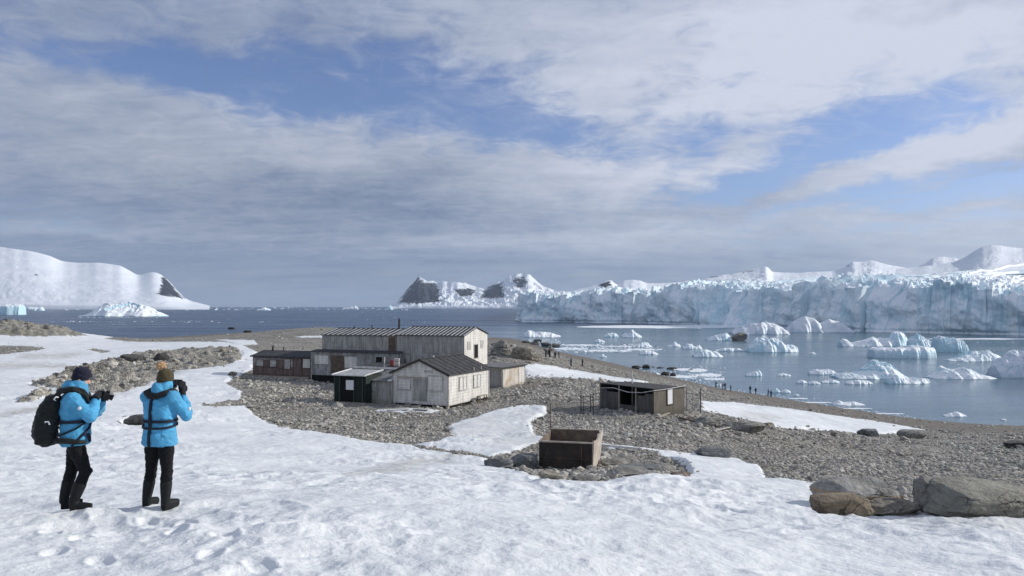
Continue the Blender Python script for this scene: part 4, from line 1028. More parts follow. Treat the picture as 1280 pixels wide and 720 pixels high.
# --- two-storey hut
def build_main():
    al = 20.0
    H = Hut('two_storey_hut', 'long two storey weathered hut with striped roof at the back of the station', 'hut', 580, 478, 82, al)
    e = H.e; Wd = 6.8
    ez = H.front(580, 419.9)[1]; rz = ez + .82
    xs = H.front(496.5, 430)[0]; xl = H.front(401.5, 430)[0]
    # right, taller half
    def gable(x0, x1, y0, y1, zb, ze, zr, mat):
        yc = (y0 + y1) / 2; m = MB(); pr = []
        for x in (x0, x1): pr.append([(x, y0, zb), (x, y0, ze), (x, yc, zr), (x, y1, ze), (x, y1, zb)])
        a, b = pr; m.poly(a); m.poly(b[::-1])
        for i in range(5): m.poly([a[i], b[i], b[(i + 1) % 5], a[(i + 1) % 5]][::-1])
        for x in np.arange(x0 + 1.9, x1 - .5, 1.95):
            m.box(x - .04, x + .04, y0 - .035, y0 + .01, zb + .1, ze - .05, 1)
        return m.build('wall', [mat, MT['board_grey']], e)
    gable(xs, 0, 0, Wd, -.5, ez, rz, MT['wall_grey'])
    gable(xl, xs + .0, .18, Wd - .18, -.5, ez - .12, rz - .28, MT['wall_grey'])
    pg = MB(); yc = Wd / 2                                     # pale cladding of the gable end
    pts = [(.03, .02, -.4), (.03, .02, ez - .02), (.03, yc, rz - .02), (.03, Wd - .02, ez - .02), (.03, Wd - .02, -.4)]
    a = [(p[0] - .05, p[1], p[2]) for p in pts]
    pg.poly(pts[::-1]); pg.poly(a)
    for i in range(5): pg.poly([pts[i], pts[(i + 1) % 5], a[(i + 1) % 5], a[i]])
    pg.build('gable_cladding', MT['wall_pale'], e)
    def roof(x0, x1, y0, y1, ze, zr, n, right):
        m = MB(); o = .16; yc = (y0 + y1) / 2; dz = (zr - ze) / (yc - y0) * o
        xr = x1 + (.18 if right else 0)
        roof_slab(m, [(x0 - (.15 if not right else 0), y0 - o, ze - dz), (xr, y0 - o, ze - dz), (xr, yc, zr), (x0 - (.15 if not right else 0), yc, zr)], .07)
        roof_slab(m, [(x0 - (.15 if not right else 0), yc, zr), (xr, yc, zr), (xr, y1 + o, ze - dz), (x0 - (.15 if not right else 0), y1 + o, ze - dz)], .07)
        for i in range(n):                                      # pale battens nailed down the slope
            x = x0 + .15 + (x1 - x0 - .1) * i / (n - 1); w = random.uniform(.05, .075)
            for (ya, za, yb, zb) in ((y0 - o, ze - dz, yc, zr), (yc, zr, y1 + o, ze - dz)):
                m.hexa([(x - w, ya, za + .065), (x + w, ya, za + .065), (x + w, yb, zb + .065), (x - w, yb, zb + .065)], [(x - w, ya, za + .082), (x + w, ya, za + .082), (x + w, yb, zb + .082), (x - w, yb, zb + .082)], 1)
        m.bar((x0, yc, zr + .10), (xr, yc, zr + .08), .14, .04, 2)
        return m.build('roof', [MT['roof_dark'], MT['batten'], MT['roof_dark']], e)
    roof(xs, 0, 0, Wd, ez, rz, 17, True); roof(xl, xs, .18, Wd - .18, ez - .12, rz - .28, 16, False)
    # gable-end door and boarded windows
    H.rboard('door', MT['dark'], 592.5, 431, 597, 447, .03, .03, MT['board_grey'])
    H.rboard('window', MT['board_grey'], 584, 427, 588.5, 437, .03, .04)
    H.rboard('window', MT['board_grey'], 600.5, 425.5, 604, 435, .03, .04)
    # front: boarded windows, brown recess
    H.fboard('door', MT['board_brown'], 486, 421.5, 495, 441, .18, .05, MT['timber'])
    for a in ((502,427,512,441),(532,427,547,440),(557,428,568,440)): H.fboard('window', MT['wall_grey'], *a, 0, .05, MT['board_grey'])
    for a in ((415,424,427,434),(440,424,452,434),(466,425,478,435)): H.fboard('window', MT['wall_grey'], *a, .18, .05)
    # lower storey standing forward
    yl = -1.1; x0 = H.front(389.5, 455, yl)[0]; x1 = H.front(497, 455, yl)[0]
    zt = H.front(440, 440.5, yl)[1]
    wall_box(e, MT['wall_low'], x0, x1, yl, .3, -.6, zt, 'lower_wall', MT['board_grey'])
    m = MB(); roof_slab(m, [(x0 - .15, yl - .2, zt - .03), (x1 + .1, yl - .2, zt - .03), (x1 + .1, .16, zt + .12), (x0 - .15, .16, zt + .12)], .09)
    m.build('lean_to_roof', MT['roof_dark'], e)
    H.fboard('window', MT['wall_pale'], 394, 444, 410.5, 455, yl, .04, MT['board_grey'])
    H.fboard('window', MT['wall_pale'], 431, 446, 446, 460, yl, .04)
    H.fboard('door', MT['board_brown'], 413.5, 444, 430, 468, yl, .03, label='bare brown boarded door')
    H.fboard('window', MT['dark'], 470, 446, 478, 455, yl, .02, MT['board_grey'])
    s = MB(); s.box(x0 + .05, x1 - .05, yl - .06, yl + .1, -.6, H.front(420, 469.5, yl)[1]); s.build('shade_skirt', MT['dark'], e)  # near-black strip, shade painted along the wall foot
    chimney(e, H.front(499, 404, 3.3)[0], 3.3, rz, .85, .12); chimney(e, H.front(465, 404, 3.3)[0], 3.3, rz - .25, .42, .07, cowl=False); chimney(e, H.front(443, 404, 3.3)[0], 3.3, rz - .25, .30, .07, cowl=False)
    d = MB(); x = H.front(506.5, 430, -.05)[0]; d.tube([(x, -.07, -.3), (x, -.07, 2.4)], .06, 8); d.build('drainpipe', MT['iron'], e)
    return H
MAINH = build_main()

# --- brown hut at the left end
def build_brown():
    H = Hut('brown_hut', 'low reddish brown hut with boarded windows at the left end of the row', 'hut', 390, 472.5, 88.6, 20)
    e = H.e; x0 = H.front(316, 460)[0]; Wd = 4.6; ez = H.front(350, 446)[1]
    m = MB(); m.box(x0, 0, 0, Wd, .12, ez); m.build('wall', MT['wall_brown'], e)
    zr = ez + .55
    m = MB(); roof_slab(m, [(x0 - .2, -.25, ez - .03), (.1, -.25, ez - .03), (.1, 2.3, zr), (x0 - .2, 2.3, zr)], .09); roof_slab(m, [(x0 - .2, 2.3, zr), (.1, 2.3, zr), (.1, Wd + .25, ez - .03), (x0 - .2, Wd + .25, ez - .03)], .09)
    m.bar((x0 - .2, -.27, ez + .02), (.1, -.27, ez + .02), .05, .2); m.build('roof', MT['roof_dark'], e)
    for x in (x0 + .01, -.01):
        g = MB(); g.poly([(x, 0, ez - .01), (x, Wd, ez - .01), (x, 2.3, zr)]); g.build('gable_board', MT['wall_brown'], e)
    H.fboard('upper_panel', MT['wall_low'], 317.5, 447, 366, 459, 0, .025)
    H.fboard('lower_panel', MT['wall_brown'], 317.5, 459.5, 350, 471, 0, .045, label='dark red lower boarding')
    for a in ((321,450,329.5,457.5),(338,450,345.5,458.5),(356,449,363,461)): H.fboard('window', MT['board_grey'], *a, 0, .06, MT['board_brown'])
    H.fboard('window', MT['wall_brown'], 331, 450.5, 336.5, 458, 0, .05, MT['board_brown']); H.fboard('window', MT['wall_brown'], 347.5, 450, 354, 460, 0, .05, MT['board_brown'])
    H.fboard('door', MT['wall_brown'], 367.5, 448, 377, 471.5, 0, .07, MT['board_brown'], label='faded red plank door')
    H.fboard('window', MT['wall_pale'], 379, 448.5, 388, 460, 0, .06, MT['board_brown'])
    m = MB(); m.box(x0 - .1, -.2, -.5, .2, -.5, .1); m.box(x0 + .1, -.1, .3, Wd - .2, -.6, .1, 1); m.build('sill_beam', [MT['timber'], MT['dark']], e)
    x = H.front(341, 436, 2.0)[0]; chimney(e, x, 2.0, zr - .1, .55, .13)
    x = H.front(354.5, 436, 2.0)[0]; chimney(e, x, 2.0, zr - .1, .65, .06, cowl=False)
build_brown()

# --- link block between the two big huts
def build_link():
    H = Hut('link_block', 'low flat roofed block joining the two big huts', 'hut', 503, 490, 76.5, 24)
    e = H.e; x0 = H.front(444.5, 470)[0]; zt = H.front(470, 458.5)[1]
    wall_box(e, MT['wall_low'], x0, 0, 0, 4.5, -.5, zt - .1)
    m = MB(); roof_slab(m, [(x0 - .15, -.25, zt - .1), (.1, -.25, zt - .1), (.1, 4.6, zt + .05), (x0 - .15, 4.6, zt + .05)], .08)
    m.bar((x0 - .15, -.27, zt - .08), (.1, -.27, zt - .08), .05, .20, 1); m.build('roof', [MT['roof_dark'], MT['batten']], e)
    return H, zt
LINKH, LINKZ = build_link()
def on_link(px, py, y):
    x, z = LINKH.front(px, py, y); return LINKH.o + LINKH.ux * x + LINKH.uy * y + Vector((0, 0, LINKZ + .02 + .03 * y))
p = on_link(480.5, 458, .35); m = MB(); m.tube([(0, 0, 0), (0, 0, .55), (.02, 0, 1.0)], [.05, .05, .045], 8); m.box(-.12, .12, -.12, .12, -.04, .03)
tag(m.build('vent_pipe', MT['board_white'], None, p), 'short white pipe standing on the low flat roof', 'pipe')
p = on_link(490.5, 457, 1.2); m = MB()
m.tube([(0, 0, .0), (0, 0, .02), (0, 0, .28), (0, 0, .30), (0, 0, .34), (0, 0, .60), (0, 0, .62)], [.27, .29, .29, .31, .29, .29, .27], 18)
dr = m.build('drum', MT['redpaint'], None, p); tag(dr, 'faded red drum on the low flat roof', 'drum')
c = MB(); c.tube([(.14, 0, .62), (.14, 0, .65)], .05, 10); c.build('bung', MT['iron'], dr)
p = on_link(496, 457, .9); m = MB(); m.box(-.25, .25, -.2, .2, 0, .75); m.box(-.29, .29, -.24, .24, .75, .80)
cr = m.build('crate', MT['wall_pale'], None, p, bevel=.01); tag(cr, 'pale wooden crate beside the red drum on the flat roof', 'crate')
for zz in (.12, .52): c = MB(); c.box(-.29, .29, -.235, -.205, zz, zz + .08); c.build('batten', MT['timber'], cr)

# --- gabled hut in front
def build_gable():
    H = Hut('gable_hut', 'pale weathered single storey hut with gabled roof nearest the viewer', 'hut', 560.5, 511, 62, 26)
    e = H.e; x0 = H.front(490.5, 490)[0]; L = H.right(611, 480)[0]; L = 7.6 if not 6 < L < 9.5 else L
    ez = H.front(560.5, 468.3)[1]; xc = x0 / 2 ; rz = H.front(525.5, 450)[1]
    m = MB(); zb = .22; pr = []
    for y in (0, L): pr.append([(x0, y, zb), (0, y, zb), (0, y, ez), (xc, y, rz), (x0, y, ez)])
    a, b = pr; m.poly(a); m.poly(b[::-1])
    for i in range(5): m.poly([a[i], b[i], b[(i + 1) % 5], a[(i + 1) % 5]])
    for x, y in ((0, 0), (x0, 0), (0, L), (x0, L)): m.box(x - .06 if x == 0 else x - .04, x + .04 if x == 0 else x + .06, y - .04 if y == 0 else y - .06, y + .06 if y == 0 else y + .04, zb, ez - .03, 1)
    bm_ = m.build('wall', [MT['wall_pale'], MT['board_grey']], e)
    me = bm_.data; bm = bmesh.new(); bm.from_mesh(me); bmesh.ops.recalc_face_normals(bm, faces=bm.faces); bm.to_mesh(me); bm.free()
    m = MB(); o = .2; sl = (rz - ez) / abs(xc)
    for sgn, xe in ((1, 0), (-1, x0)):
        xo = xe + sgn * o; zo = ez - sl * o
        p = [(xo, -o, zo), (xo, L + o, zo), (xc, L + o, rz), (xc, -o, rz)]
        if sgn < 0: p = p[::-1]
        roof_slab(m, p, .06)
        for k in range(9):                                     # lapped seams running down the slope
            y = -o + .1 + (L + 2 * o - .2) * k / 8
            q = [(xo, y - .03, zo + .055), (xo, y + .03, zo + .055), (xc, y + .03, rz + .055), (xc, y - .03, rz + .055)]
            if sgn < 0: q = q[::-1]
            m.hexa(q, [(a_, b_, c_ + .035) for a_, b_, c_ in q], 1)
        m.bar((xo, -o - .012, zo + .0), (xc, -o - .012, rz + .0), .03, .17, 1)
    m.bar((xc, -o, rz + .08), (xc, L + o, rz + .08), .2, .05, 1)
    m.build('roof', [MT['roof_dark'], MT['iron']], e)
    for a in ((498,473.5,513,486.5),(535.5,470,553,488.5)): H.fboard('window', MT['wall_pale'], *a, 0, .05, MT['board_grey'])
    H.fboard('board', MT['wall_grey'], 516, 473, 534, 502, 0, .025); H.fboard('board', MT['board_grey'], 530, 463, 541, 466, 0, .03)
    H.fboard('lintel', MT['timber'], 497, 471.5, 556, 473, 0, .045)
    for a in ((574,472,578,487),(579,471.5,582.5,486),(592,469.5,595.5,483.5),(596.5,469,600,482.5)): H.rboard('window', MT['board_white'], *a, 0, .05, MT['board_grey'])
    s = MB(); s.box(x0 + .06, -.06, .06, L - .06, -.5, .26); s.build('shade_skirt', MT['dark'], e)  # near-black block paints the shaded gap below the wall
    for k in range(5):
        s = MB(); s.box(x0 + .1 + k * (abs(x0) - .35) / 4, x0 + .3 + k * (abs(x0) - .35) / 4, -.02, .25, -.4, .2); s.build('footing', MT['timber'], e)
    for x, y in ((591.5, 459.5), (600.5, 458.2)):
        yy = H.right(x, y)[0]; v = MB(); v.tube([(.08, yy, ez - .15), (.08, yy, ez + .3)], .035, 8); v.build('vent_pipe', MT['board_white'], e)
    v = MB(); yy = L * .3; v.tube([(xc, yy, rz), (xc, yy, rz + .25)], .06, 8); v.build('vent_cap', MT['batten'], e)
    return H
GABH = build_gable()
# bench against its right wall
ya, _ = GABH.right(596, 490, .45); m = MB()
m.box(-.2, .2, -.75, .75, .48, .53)
bn = empty('bench', GABH.o + GABH.ux * .55 + GABH.uy * (ya + .8), -GABH.al); bn.location.z = gz(bn.location.x, bn.location.y) + .02; tag(bn, 'small weathered bench against the sunlit wall of the gabled hut', 'bench')
m.build('seat', MT['timber'], bn, bevel=.01)
for yy in (-.62, .62):
    l = MB(); l.box(-.16, -.09, yy - .04, yy + .04, -.15, .48); l.box(.09, .16, yy - .04, yy + .04, -.15, .48); l.box(-.09, .09, yy - .03, yy + .03, .2, .27); l.build('leg', MT['board_brown'], bn)

# --- lean-to annexe between the dark shed and the gabled hut
def build_annexe():
    H = Hut('lean_to', 'narrow grey boarded lean to between the dark shed and gabled hut', 'hut', 490.8, 504.5, 64.3, 24)
    e = H.e; x0 = H.front(458.5, 490)[0]; zt = H.front(474, 476)[1]
    wall_box(e, MT['wall_grey'], x0, -.02, 0, 3.2, -.4, zt)
    m = MB(); roof_slab(m, [(x0 - .05, -.15, zt - .03), (-.02, -.15, zt - .03), (-.02, 3.3, zt + .55), (x0 - .05, 3.3, zt + .55)], .06)
    m.hexa([(-.42, -.2, zt + .02), (-.06, -.2, zt + .02), (-.06, 2.6, zt + .52), (-.42, 2.6, zt + .52)], [(-.42, -.2, zt + .09), (-.06, -.2, zt + .09), (-.06, 2.6, zt + .60), (-.42, 2.6, zt + .60)], 1)
    m.build('roof', [MT['roof_grey'], MT['batten']], e)
    H.fboard('door', MT['wall_grey'], 473, 478, 487, 503.5, 0, .04, MT['timber'])
    H.fboard('hatch', MT['wall_grey'], 460.5, 491, 471, 502, 0, .05, MT['timber'])
    H.fboard('window', MT['board_grey'], 462, 478, 470.5, 489, 0, .04)
    # crate low by the gabled hut's corner
build_annexe()

# --- dark green shed with a white notice
def build_dark_shed():
    H = Hut('dark_shed', 'black green plank shed with a white board on its front', 'shed', 457.2, 504.5, 64.2, 20)
    e = H.e; x0 = H.front(418, 490)[0]; zt = H.front(440, 469)[1]
    wall_box(e, MT['wall_green'], x0, 0, 0, 2.7, -.4, zt)
    m = MB(); roof_slab(m, [(x0 - .15, -.25, zt - .03), (.1, -.25, zt - .03), (.1, 2.85, zt + .22), (x0 - .15, 2.85, zt + .22)], .05)
    for x in (x0 - .15, -.02): m.hexa([(x, -.26, zt + .02), (x + .12, -.26, zt + .02), (x + .12, 2.86, zt + .27), (x, 2.86, zt + .27)], [(x, -.26, zt + .08), (x + .12, -.26, zt + .08), (x + .12, 2.86, zt + .33), (x, 2.86, zt + .33)], 1)
    m.bar((x0 - .15, -.27, zt + .0), (.1, -.27, zt + .0), .04, .09, 1)
    m.build('roof', [MT['roof_pale'], MT['batten']], e)
    for px in (418.8, 425, 442.8, 453.5):
        x = H.front(px, 490)[0]; b = MB(); b.box(x - .04, x + .04, -.09, -.002, -.3, zt - .05); b.build('post', flatgreen, e)
    H.fboard('notice_board', MT['sign'], 432.5, 475, 442, 487.5, -.095, .02)
    H.fboard('door', MT['dark'], 426.5, 471.5, 441.5, 502, 0, .03)
    s = MB(); s.box(x0 - .1, .1, -.45, .0, -.4, .06); s.build('doorstep', MT['timber'], e)
flatgreen = flat('grey_green_timber', (.060, .075, .062), .8, .3, 6)
build_dark_shed()

# --- store hut on the right
def build_store():
    H = Hut('store_hut', 'small cream walled store hut right of the tall gable end', 'hut', 628.3, 485.3, 78.5, 30)
    e = H.e; zt = H.front(628.3, 459.8)[1]; L = H.right(655.8, 470)[0]; L = L if 3 < L < 8 else 5.0
    x0 = -3.4
    wall_box(e, MT['wall_store'], x0, 0, 0, L, -.4, zt, corner=MT['board_grey'])
    m = MB(); roof_slab(m, [(x0, -.3, zt + .02), (.25, -.3, zt - .02), (.25, L + .2, zt - .02), (x0, L + .2, zt + .12)], .08)
    m.bar((.26, -.3, zt + .02), (.26, L + .2, zt + .02), .03, .12, 1); m.build('roof', [MT['roof_grey'], MT['iron']], e)
    yb = H.right(648.5, 470)[0]; b = MB(); b.box(-.01, .045, L * .72, L - .1, .3, zt - .1); b.build('boarding', MT['wall_pale'], e)
    b = MB(); b.box(x0 * .5, -.2, -.03, .02, .0, zt - .2); b.build('door', MT['wall_grey'], e)
build_store()

# --- open fronted dog pen shed
def build_pen():
    H = Hut('dog_pen_shed', 'low dark open fronted shed with olive end wall on the gravel', 'shed', 817.5, 520, 55, 46)
    e = H.e; x0 = H.front(750, 495)[0]; L = H.right(855.3, 500)[0]; L = L if 2 < L < 6 else 3.8
    zt = H.front(817.5, 486)[1]
    m = MB(); t = .06
    m.hexa([(-t, 0, -.4), (0, 0, -.4), (0, L, -.4), (-t, L, -.4)], [(-t, 0, zt - .04), (0, 0, zt - .04), (0, L, zt - .23), (-t, L, zt - .23)]); m.build('side_wall', MT['wall_olive'], e)
    m = MB(); m.hexa([(x0, 0, -.4), (x0 + t, 0, -.4), (x0 + t, L, -.4), (x0, L, -.4)], [(x0, 0, zt + .01), (x0 + t, 0, zt + .01), (x0 + t, L, zt - .19), (x0, L, zt - .19)]); m.build('side_wall', MT['wall_pen'], e)
    m = MB(); m.box(x0 + t, -t, L - t, L, -.4, zt - .24); m.build('back_wall', MT['wall_pen'], e)
    m = MB(); m.box(x0 + t, -t, t, L - t, -.35, -.02); m.build('floor', MT['dark'], e)
    m = MB(); roof_slab(m, [(x0 - .08, -.12, zt + .03), (.06, -.12, zt - .03), (.06, L + .08, zt - .22), (x0 - .08, L + .08, zt - .16)], .05); m.build('roof', MT['roof_dark'], e)
    def fp(x1, y1, x2, y2, mat, th=.04):
        a, b = H.front(x1, y1), H.front(x2, y2); q = MB(); q.box(min(a[0], b[0]), max(a[0], b[0]), 0, th, min(a[1], b[1]), max(a[1], b[1])); q.build('front_panel', mat, e)
    fp(759, 489, 774, 516, MT['wall_pen']); fp(795, 494, 806, 519, MT['wall_pen']); fp(806.3, 492, 817, 521, MT['wall_pen']); fp(750.5, 486, 758.5, 515, MT['wall_pen']); fp(775, 505, 794.5, 518, MT['wall_pen'])
    for px in (774, 795):
        x = H.front(px, 500)[0]; q = MB(); q.box(x - .045, x + .045, -.05, .05, -.3, zt); q.build('post', MT['timber'], e)
    q = MB(); pts = [(x0 + .2, -.12, zt - .32), (x0 * .72, -.13, zt - .2), (x0 * .45, -.13, zt - .42), (x0 * .2, -.13, zt - .36), (.1, -.13, zt - .12)]
    q.tube(pts, .025, 6); q.tube([(.1, -.13, zt - .12), (.12, L * .5, zt - .12), (.12, L + .1, zt - .04)], .022, 6); q.build('cable', MT['batten'], e)
    H.rboard('window', MT['sign'], 834, 486.5, 840.6, 504.5, 0, .03, MT['board_brown'])
    return H, L, zt
PENH, PENL, PENZ = build_pen()
# ------------------------------------------------------------------ boulders
ICO4 = ico(4)
def boulder(label, px0, px1, yb, yt, depth=.8, mat='rock', seed=0, cuts=12, base=None, box=.55, group=None, tilt=0.0, name='boulder', sink=.22, onsea=False, rz=0.0, face=0.0):
    rng = np.random.default_rng(seed + 400)
    xc = (px0 + px1) / 2
    if onsea: g = sea(xc, yb)
    else: g = gp(xc, yb)
    d = g.y; m = d / F_
    w, h = (px1 - px0) * m, (yb - yt) * m
    bv, bf = base or ICO4
    V = np.sign(bv) * np.abs(bv) ** (1 - box * .6)               # squarish
    for _ in range(cuts):                                        # split along cleavage planes
        n = rng.normal(size=3); n[2] *= .8; n /= np.linalg.norm(n); k = rng.uniform(.55, .92) * np.abs(V @ n).max()
        s = V @ n; V = V - np.outer(np.maximum(s - k, 0) * .985, n)
    lay = np.round(V[:, 2] * 5 + fbm3(V, 1.5, seed + 9, 2) * .8)          # weathered bedding steps
    V = V * (1 + .05 * (_hash(lay + 50, lay * 0, lay * 0, seed) / 2147483648.0 - 1) * np.array([1, 1, 0])[:, None]).T
    V = V + bv * (fbm3(V, 1.6, seed, 4) * .08)[:, None] + bv * (fbm3(V, 6, seed + 5, 3) * .035)[:, None]
    if face:
        c, s = math.cos(face), math.sin(face); V = np.stack([V[:, 0], V[:, 1] * c + V[:, 2] * s, -V[:, 1] * s + V[:, 2] * c], 1) if face < 0 else np.stack([V[:, 0], V[:, 1] * c - V[:, 2] * s, V[:, 1] * s + V[:, 2] * c], 1)
    if tilt:
        c, s = math.cos(tilt), math.sin(tilt); V = np.stack([V[:, 0] * c - V[:, 2] * s, V[:, 1], V[:, 0] * s + V[:, 2] * c], 1)
    V = V - V.min(0); V = V / V.max(0)
    V = np.stack([(V[:, 0] - .5) * w, (V[:, 1] - .5) * w * depth, (V[:, 2] - sink) * h / (1 - sink)], 1)
    o = np_mesh(name, V, bf, MT[mat], smooth=False, loc=(g.x, g.y + w * depth * .42, g.z + (.0 if onsea else -.03)))
    o.rotation_euler.z = rz
    return tag(o, label, 'rock', group)
boulder('big layered grey slab with an orange seam at the edge of the snow', 1036, 1144, 646, 615, .9, 'rockslab', 3, 10, ICO5, .7, face=.45)
boulder('rusty orange brown slab jutting out under the left end of the layered slab', 1024, 1098, 655, 632, .6, 'rockorange', 5, 12, ICO5, .8)
boulder('low pale splintered rock wedged beneath the layered slab', 1080, 1158, 656, 639, .55, 'rocktan', 8, 14, ICO4, .7)
boulder('dark grey upright boulder between the layered slab and the smooth one', 1153, 1196, 655, 612, .9, 'rock', 11, 11, ICO5, .6, face=.3)
boulder('large smooth olive grey boulder reaching the right edge of view', 1172, 1330, 660, 622, .7, 'rocksmooth', 17, 8, ICO5, .7, face=.5)
boulder('small whitish rock resting between the upright and smooth boulders', 1190, 1218, 634, 621, .8, 'rocktan', 21, 8)
boulder('rounded blue grey boulder leaning against the left of the rusty tank', 636, 674, 586, 564, .8, 'rockblue', 24, 9, ICO4, .6)
boulder('flat blue grey rock lying left of the rounded boulder by the tank', 604, 642, 586, 575, .6, 'rockblue', 28, 9)
boulder('cracked pale brown rock in front of the rusty tank', 672, 704, 604, 594, .7, 'rocktan', 31, 14)
boulder('lumpy grey brown rock before the right corner of the tank', 716, 748, 603, 595, .7, 'rock', 35, 14)
boulder('flat dark slab right of the rusty tank', 758, 822, 601, 594, .9, 'rock', 38, 14, tilt=.05)
boulder('thin blue grey plate of rock sloping behind the flat dark slab', 772, 836, 591, 585, .7, 'rockblue', 39, 14, tilt=.08)
boulder('low grey plate of rock behind the right corner of the tank', 750, 800, 583, 575, .8, 'rock', 40, 13, tilt=.06)
boulder('reddish brown jagged rock at the snow edge right of the tank', 838, 866, 602, 594, .7, 'rockorange2', 41, 18)
boulder('dark flat rock between the tank slab and the snow', 815, 848, 588, 577, .6, 'rock', 44, 14)
boulder('dark streaked rock behind the hip of the person with the pom pom hat', 153, 192, 534, 521, .5, 'rockdark2', 47, 10)
boulder('small dark stone on the snow left of the brown hut shadow', 283, 296, 471, 465.5, .7, 'rockdark2', 50, 9)
boulder('black rock on top of the left outcrop', 189, 208, 455, 443, .8, 'rockdark', 53, 10)
boulder('dark flat slab on the crest of the left outcrop', 146, 176, 454, 445.5, .7, 'rockdark2', 56, 10)
boulder('dark grey rock mound behind the white gable end', 611, 639, 444, 425.5, .9, 'rock', 59, 16, ICO5)
boulder('tan rock pile right of the dark mound', 638, 666, 449, 432, .8, 'rocktan', 62, 16, ICO4)
boulder('small tan rock beside the tan pile above the snow patch', 656, 678, 452, 443, .8, 'rocktan', 65, 12)
boulder('grey boulder right of the long snow patch by the beach', 1077, 1102, 545, 535.5, .8, 'rockblue', 68, 9)
boulder('flat grey rock at the tip of the right snow patch', 1128, 1168, 548, 538, .6, 'rock', 71, 10)
boulder('olive stone at the lower edge of the right snow patch', 1036, 1049, 545, 537, .8, 'rocksmooth', 74, 9)
boulder('dark stone just left of the olive stone', 1024, 1036, 545, 539.5, .8, 'rock', 77, 9)
boulder('brown stone above the grey debris right of the pen shed', 955, 970, 535, 529, .8, 'rocktan', 80, 9)
boulder('dark slab at the far right of the gravel', 1262, 1300, 561, 553, .6, 'rockdark2', 83, 9)
boulder('flat grey slab among the debris right of the pen shed', 866, 905, 534, 523, .6, 'rock', 86, 12)
boulder('long cracked slab beside the debris by the right snow patch', 905, 962, 541, 527, .45, 'rock', 89, 14)
boulder('grey slab low in the gravel near the middle snow patch', 872, 918, 572, 561, .6, 'rockblue', 92, 10)
boulder('dark brown lump of rock among the white icebergs', 916, 936, 426, 415.5, .8, 'rocktan2', 97, 20, box=.1, onsea=True)
for i, (a, b, yb, yt) in enumerate([(790,803,461.5,457),(803,814,462.5,455.5),(813,822,463,458),(821,834,465,458.5),(833,847,467,459),(826,838,470,464.5),(838,846,471.5,466)]):
    boulder(['leftmost of the black shore rocks at the gravel point', 'tallest of the black shore rocks at the gravel point', 'smallest of the black shore rocks at the gravel point', 'middle of the black shore rocks at the gravel point', 'outermost broad black rock off the gravel point', 'black rock nearest the sloping beach below the gravel point', 'low black rock awash below the gravel point'][i], a, b, yb, yt, .8, 'rockdark', 120 + i, 14, ICO3, box=.1, group='black rocks at the gravel point')
for i, (a, b, yb, yt) in enumerate([(652,664,430,425.5),(663,674,431.5,427),(676,690,433,428),(690,701,433.5,429.5),(666,678,427.5,424)]):
    boulder(['dark shore rock at the left end behind the main hut', 'low dark shore rock second from the left behind the hut', 'broadest dark shore rock beside the brash ice', 'dark shore rock at the right end by the brash ice', 'dark rock farthest out on the hut shore'][i], a, b, yb, yt, .8, 'rockdark2', 140 + i, 14, ICO3, box=.1, group='dark rocks on the shore behind the huts', onsea=True)
boulder('small dark skerry poking from the sea above the snow field', 284, 293, 411.5, 409, .6, 'rockdark', 151, 8, ICO3, onsea=True, name='skerry')
boulder('longer dark skerry close to the brown shore', 303, 314, 416, 413, .5, 'rockdark', 152, 8, ICO3, onsea=True, name='skerry')

def scatter_rocks():
    """scattered larger stones, each its own rock"""
    rng = np.random.default_rng(77); n = 0
    spots = [(385,411,388,30),(545,412,560,24)]
    pts = []
    for (x0, x1, y0, y1, cnt, s0, s1) in ((384, 480, 406, 414, 16, 3, 8), (630, 700, 432, 455, 12, 3, 8), (655, 760, 470, 482, 12, 3, 7), (110, 300, 438, 470, 26, 4, 11), (60, 180, 455, 492, 16, 5, 13), (0, 80, 402, 416, 10, 4, 12)):
        for _ in range(cnt):
            px, py, s = rng.uniform(x0, x1), rng.uniform(y0, y1), rng.uniform(s0, s1)
            pts.append((px, py, s))
    for px, py, s in pts:
        g = gp(px, py); sd = ground(np.array([g.x]), np.array([g.y]))[1][0]
        if sd > -1.5 or g.y > 420: continue
        P.append((px, py, s, g))
P = []
scatter_rocks()
_mesh = []
for k in range(5):
    o = boulder('x', 600, 640, 520, 495, .8, ['rock', 'rocktan', 'rock', 'rockdark2', 'rocktan'][k], 500 + k, 13, ICO3); _mesh.append((o.data, o)); 
for i, (px, py, s, g) in enumerate(P):
    me, src = _mesh[i % 5]; q = src.copy(); C.objects.link(q); sc = s / 931 * g.y / (40 / 931 * gp(620, 520).y)
    q.location = (g.x, g.y, g.z - .05); q.scale = (sc, sc, sc * random.uniform(.6, 1)); q.rotation_euler.z = random.uniform(0, 6.28); q.name = 'loose_rock'
    if px < 320: q['label'] = 'weathered angular rock lying on the left outcrop' if py > 425 else 'lichened rock on the knoll at the left shore'; q['group'] = 'rocks on the left outcrop' if py > 425 else 'rocks on the knoll'
    elif px < 500: q['label'] = 'rock on the ridge behind the left half of the huts'; q['group'] = 'rocks on the ridge behind the huts'
    elif py < 456: q['label'] = 'rock strewn beside the tan pile right of the gable end'; q['group'] = 'rocks beside the tan pile'
    else: q['label'] = 'grey rock in the line below the narrow snow patch'; q['group'] = 'rocks below the narrow snow patch'
for me, o in _mesh: bpy.data.objects.remove(o)

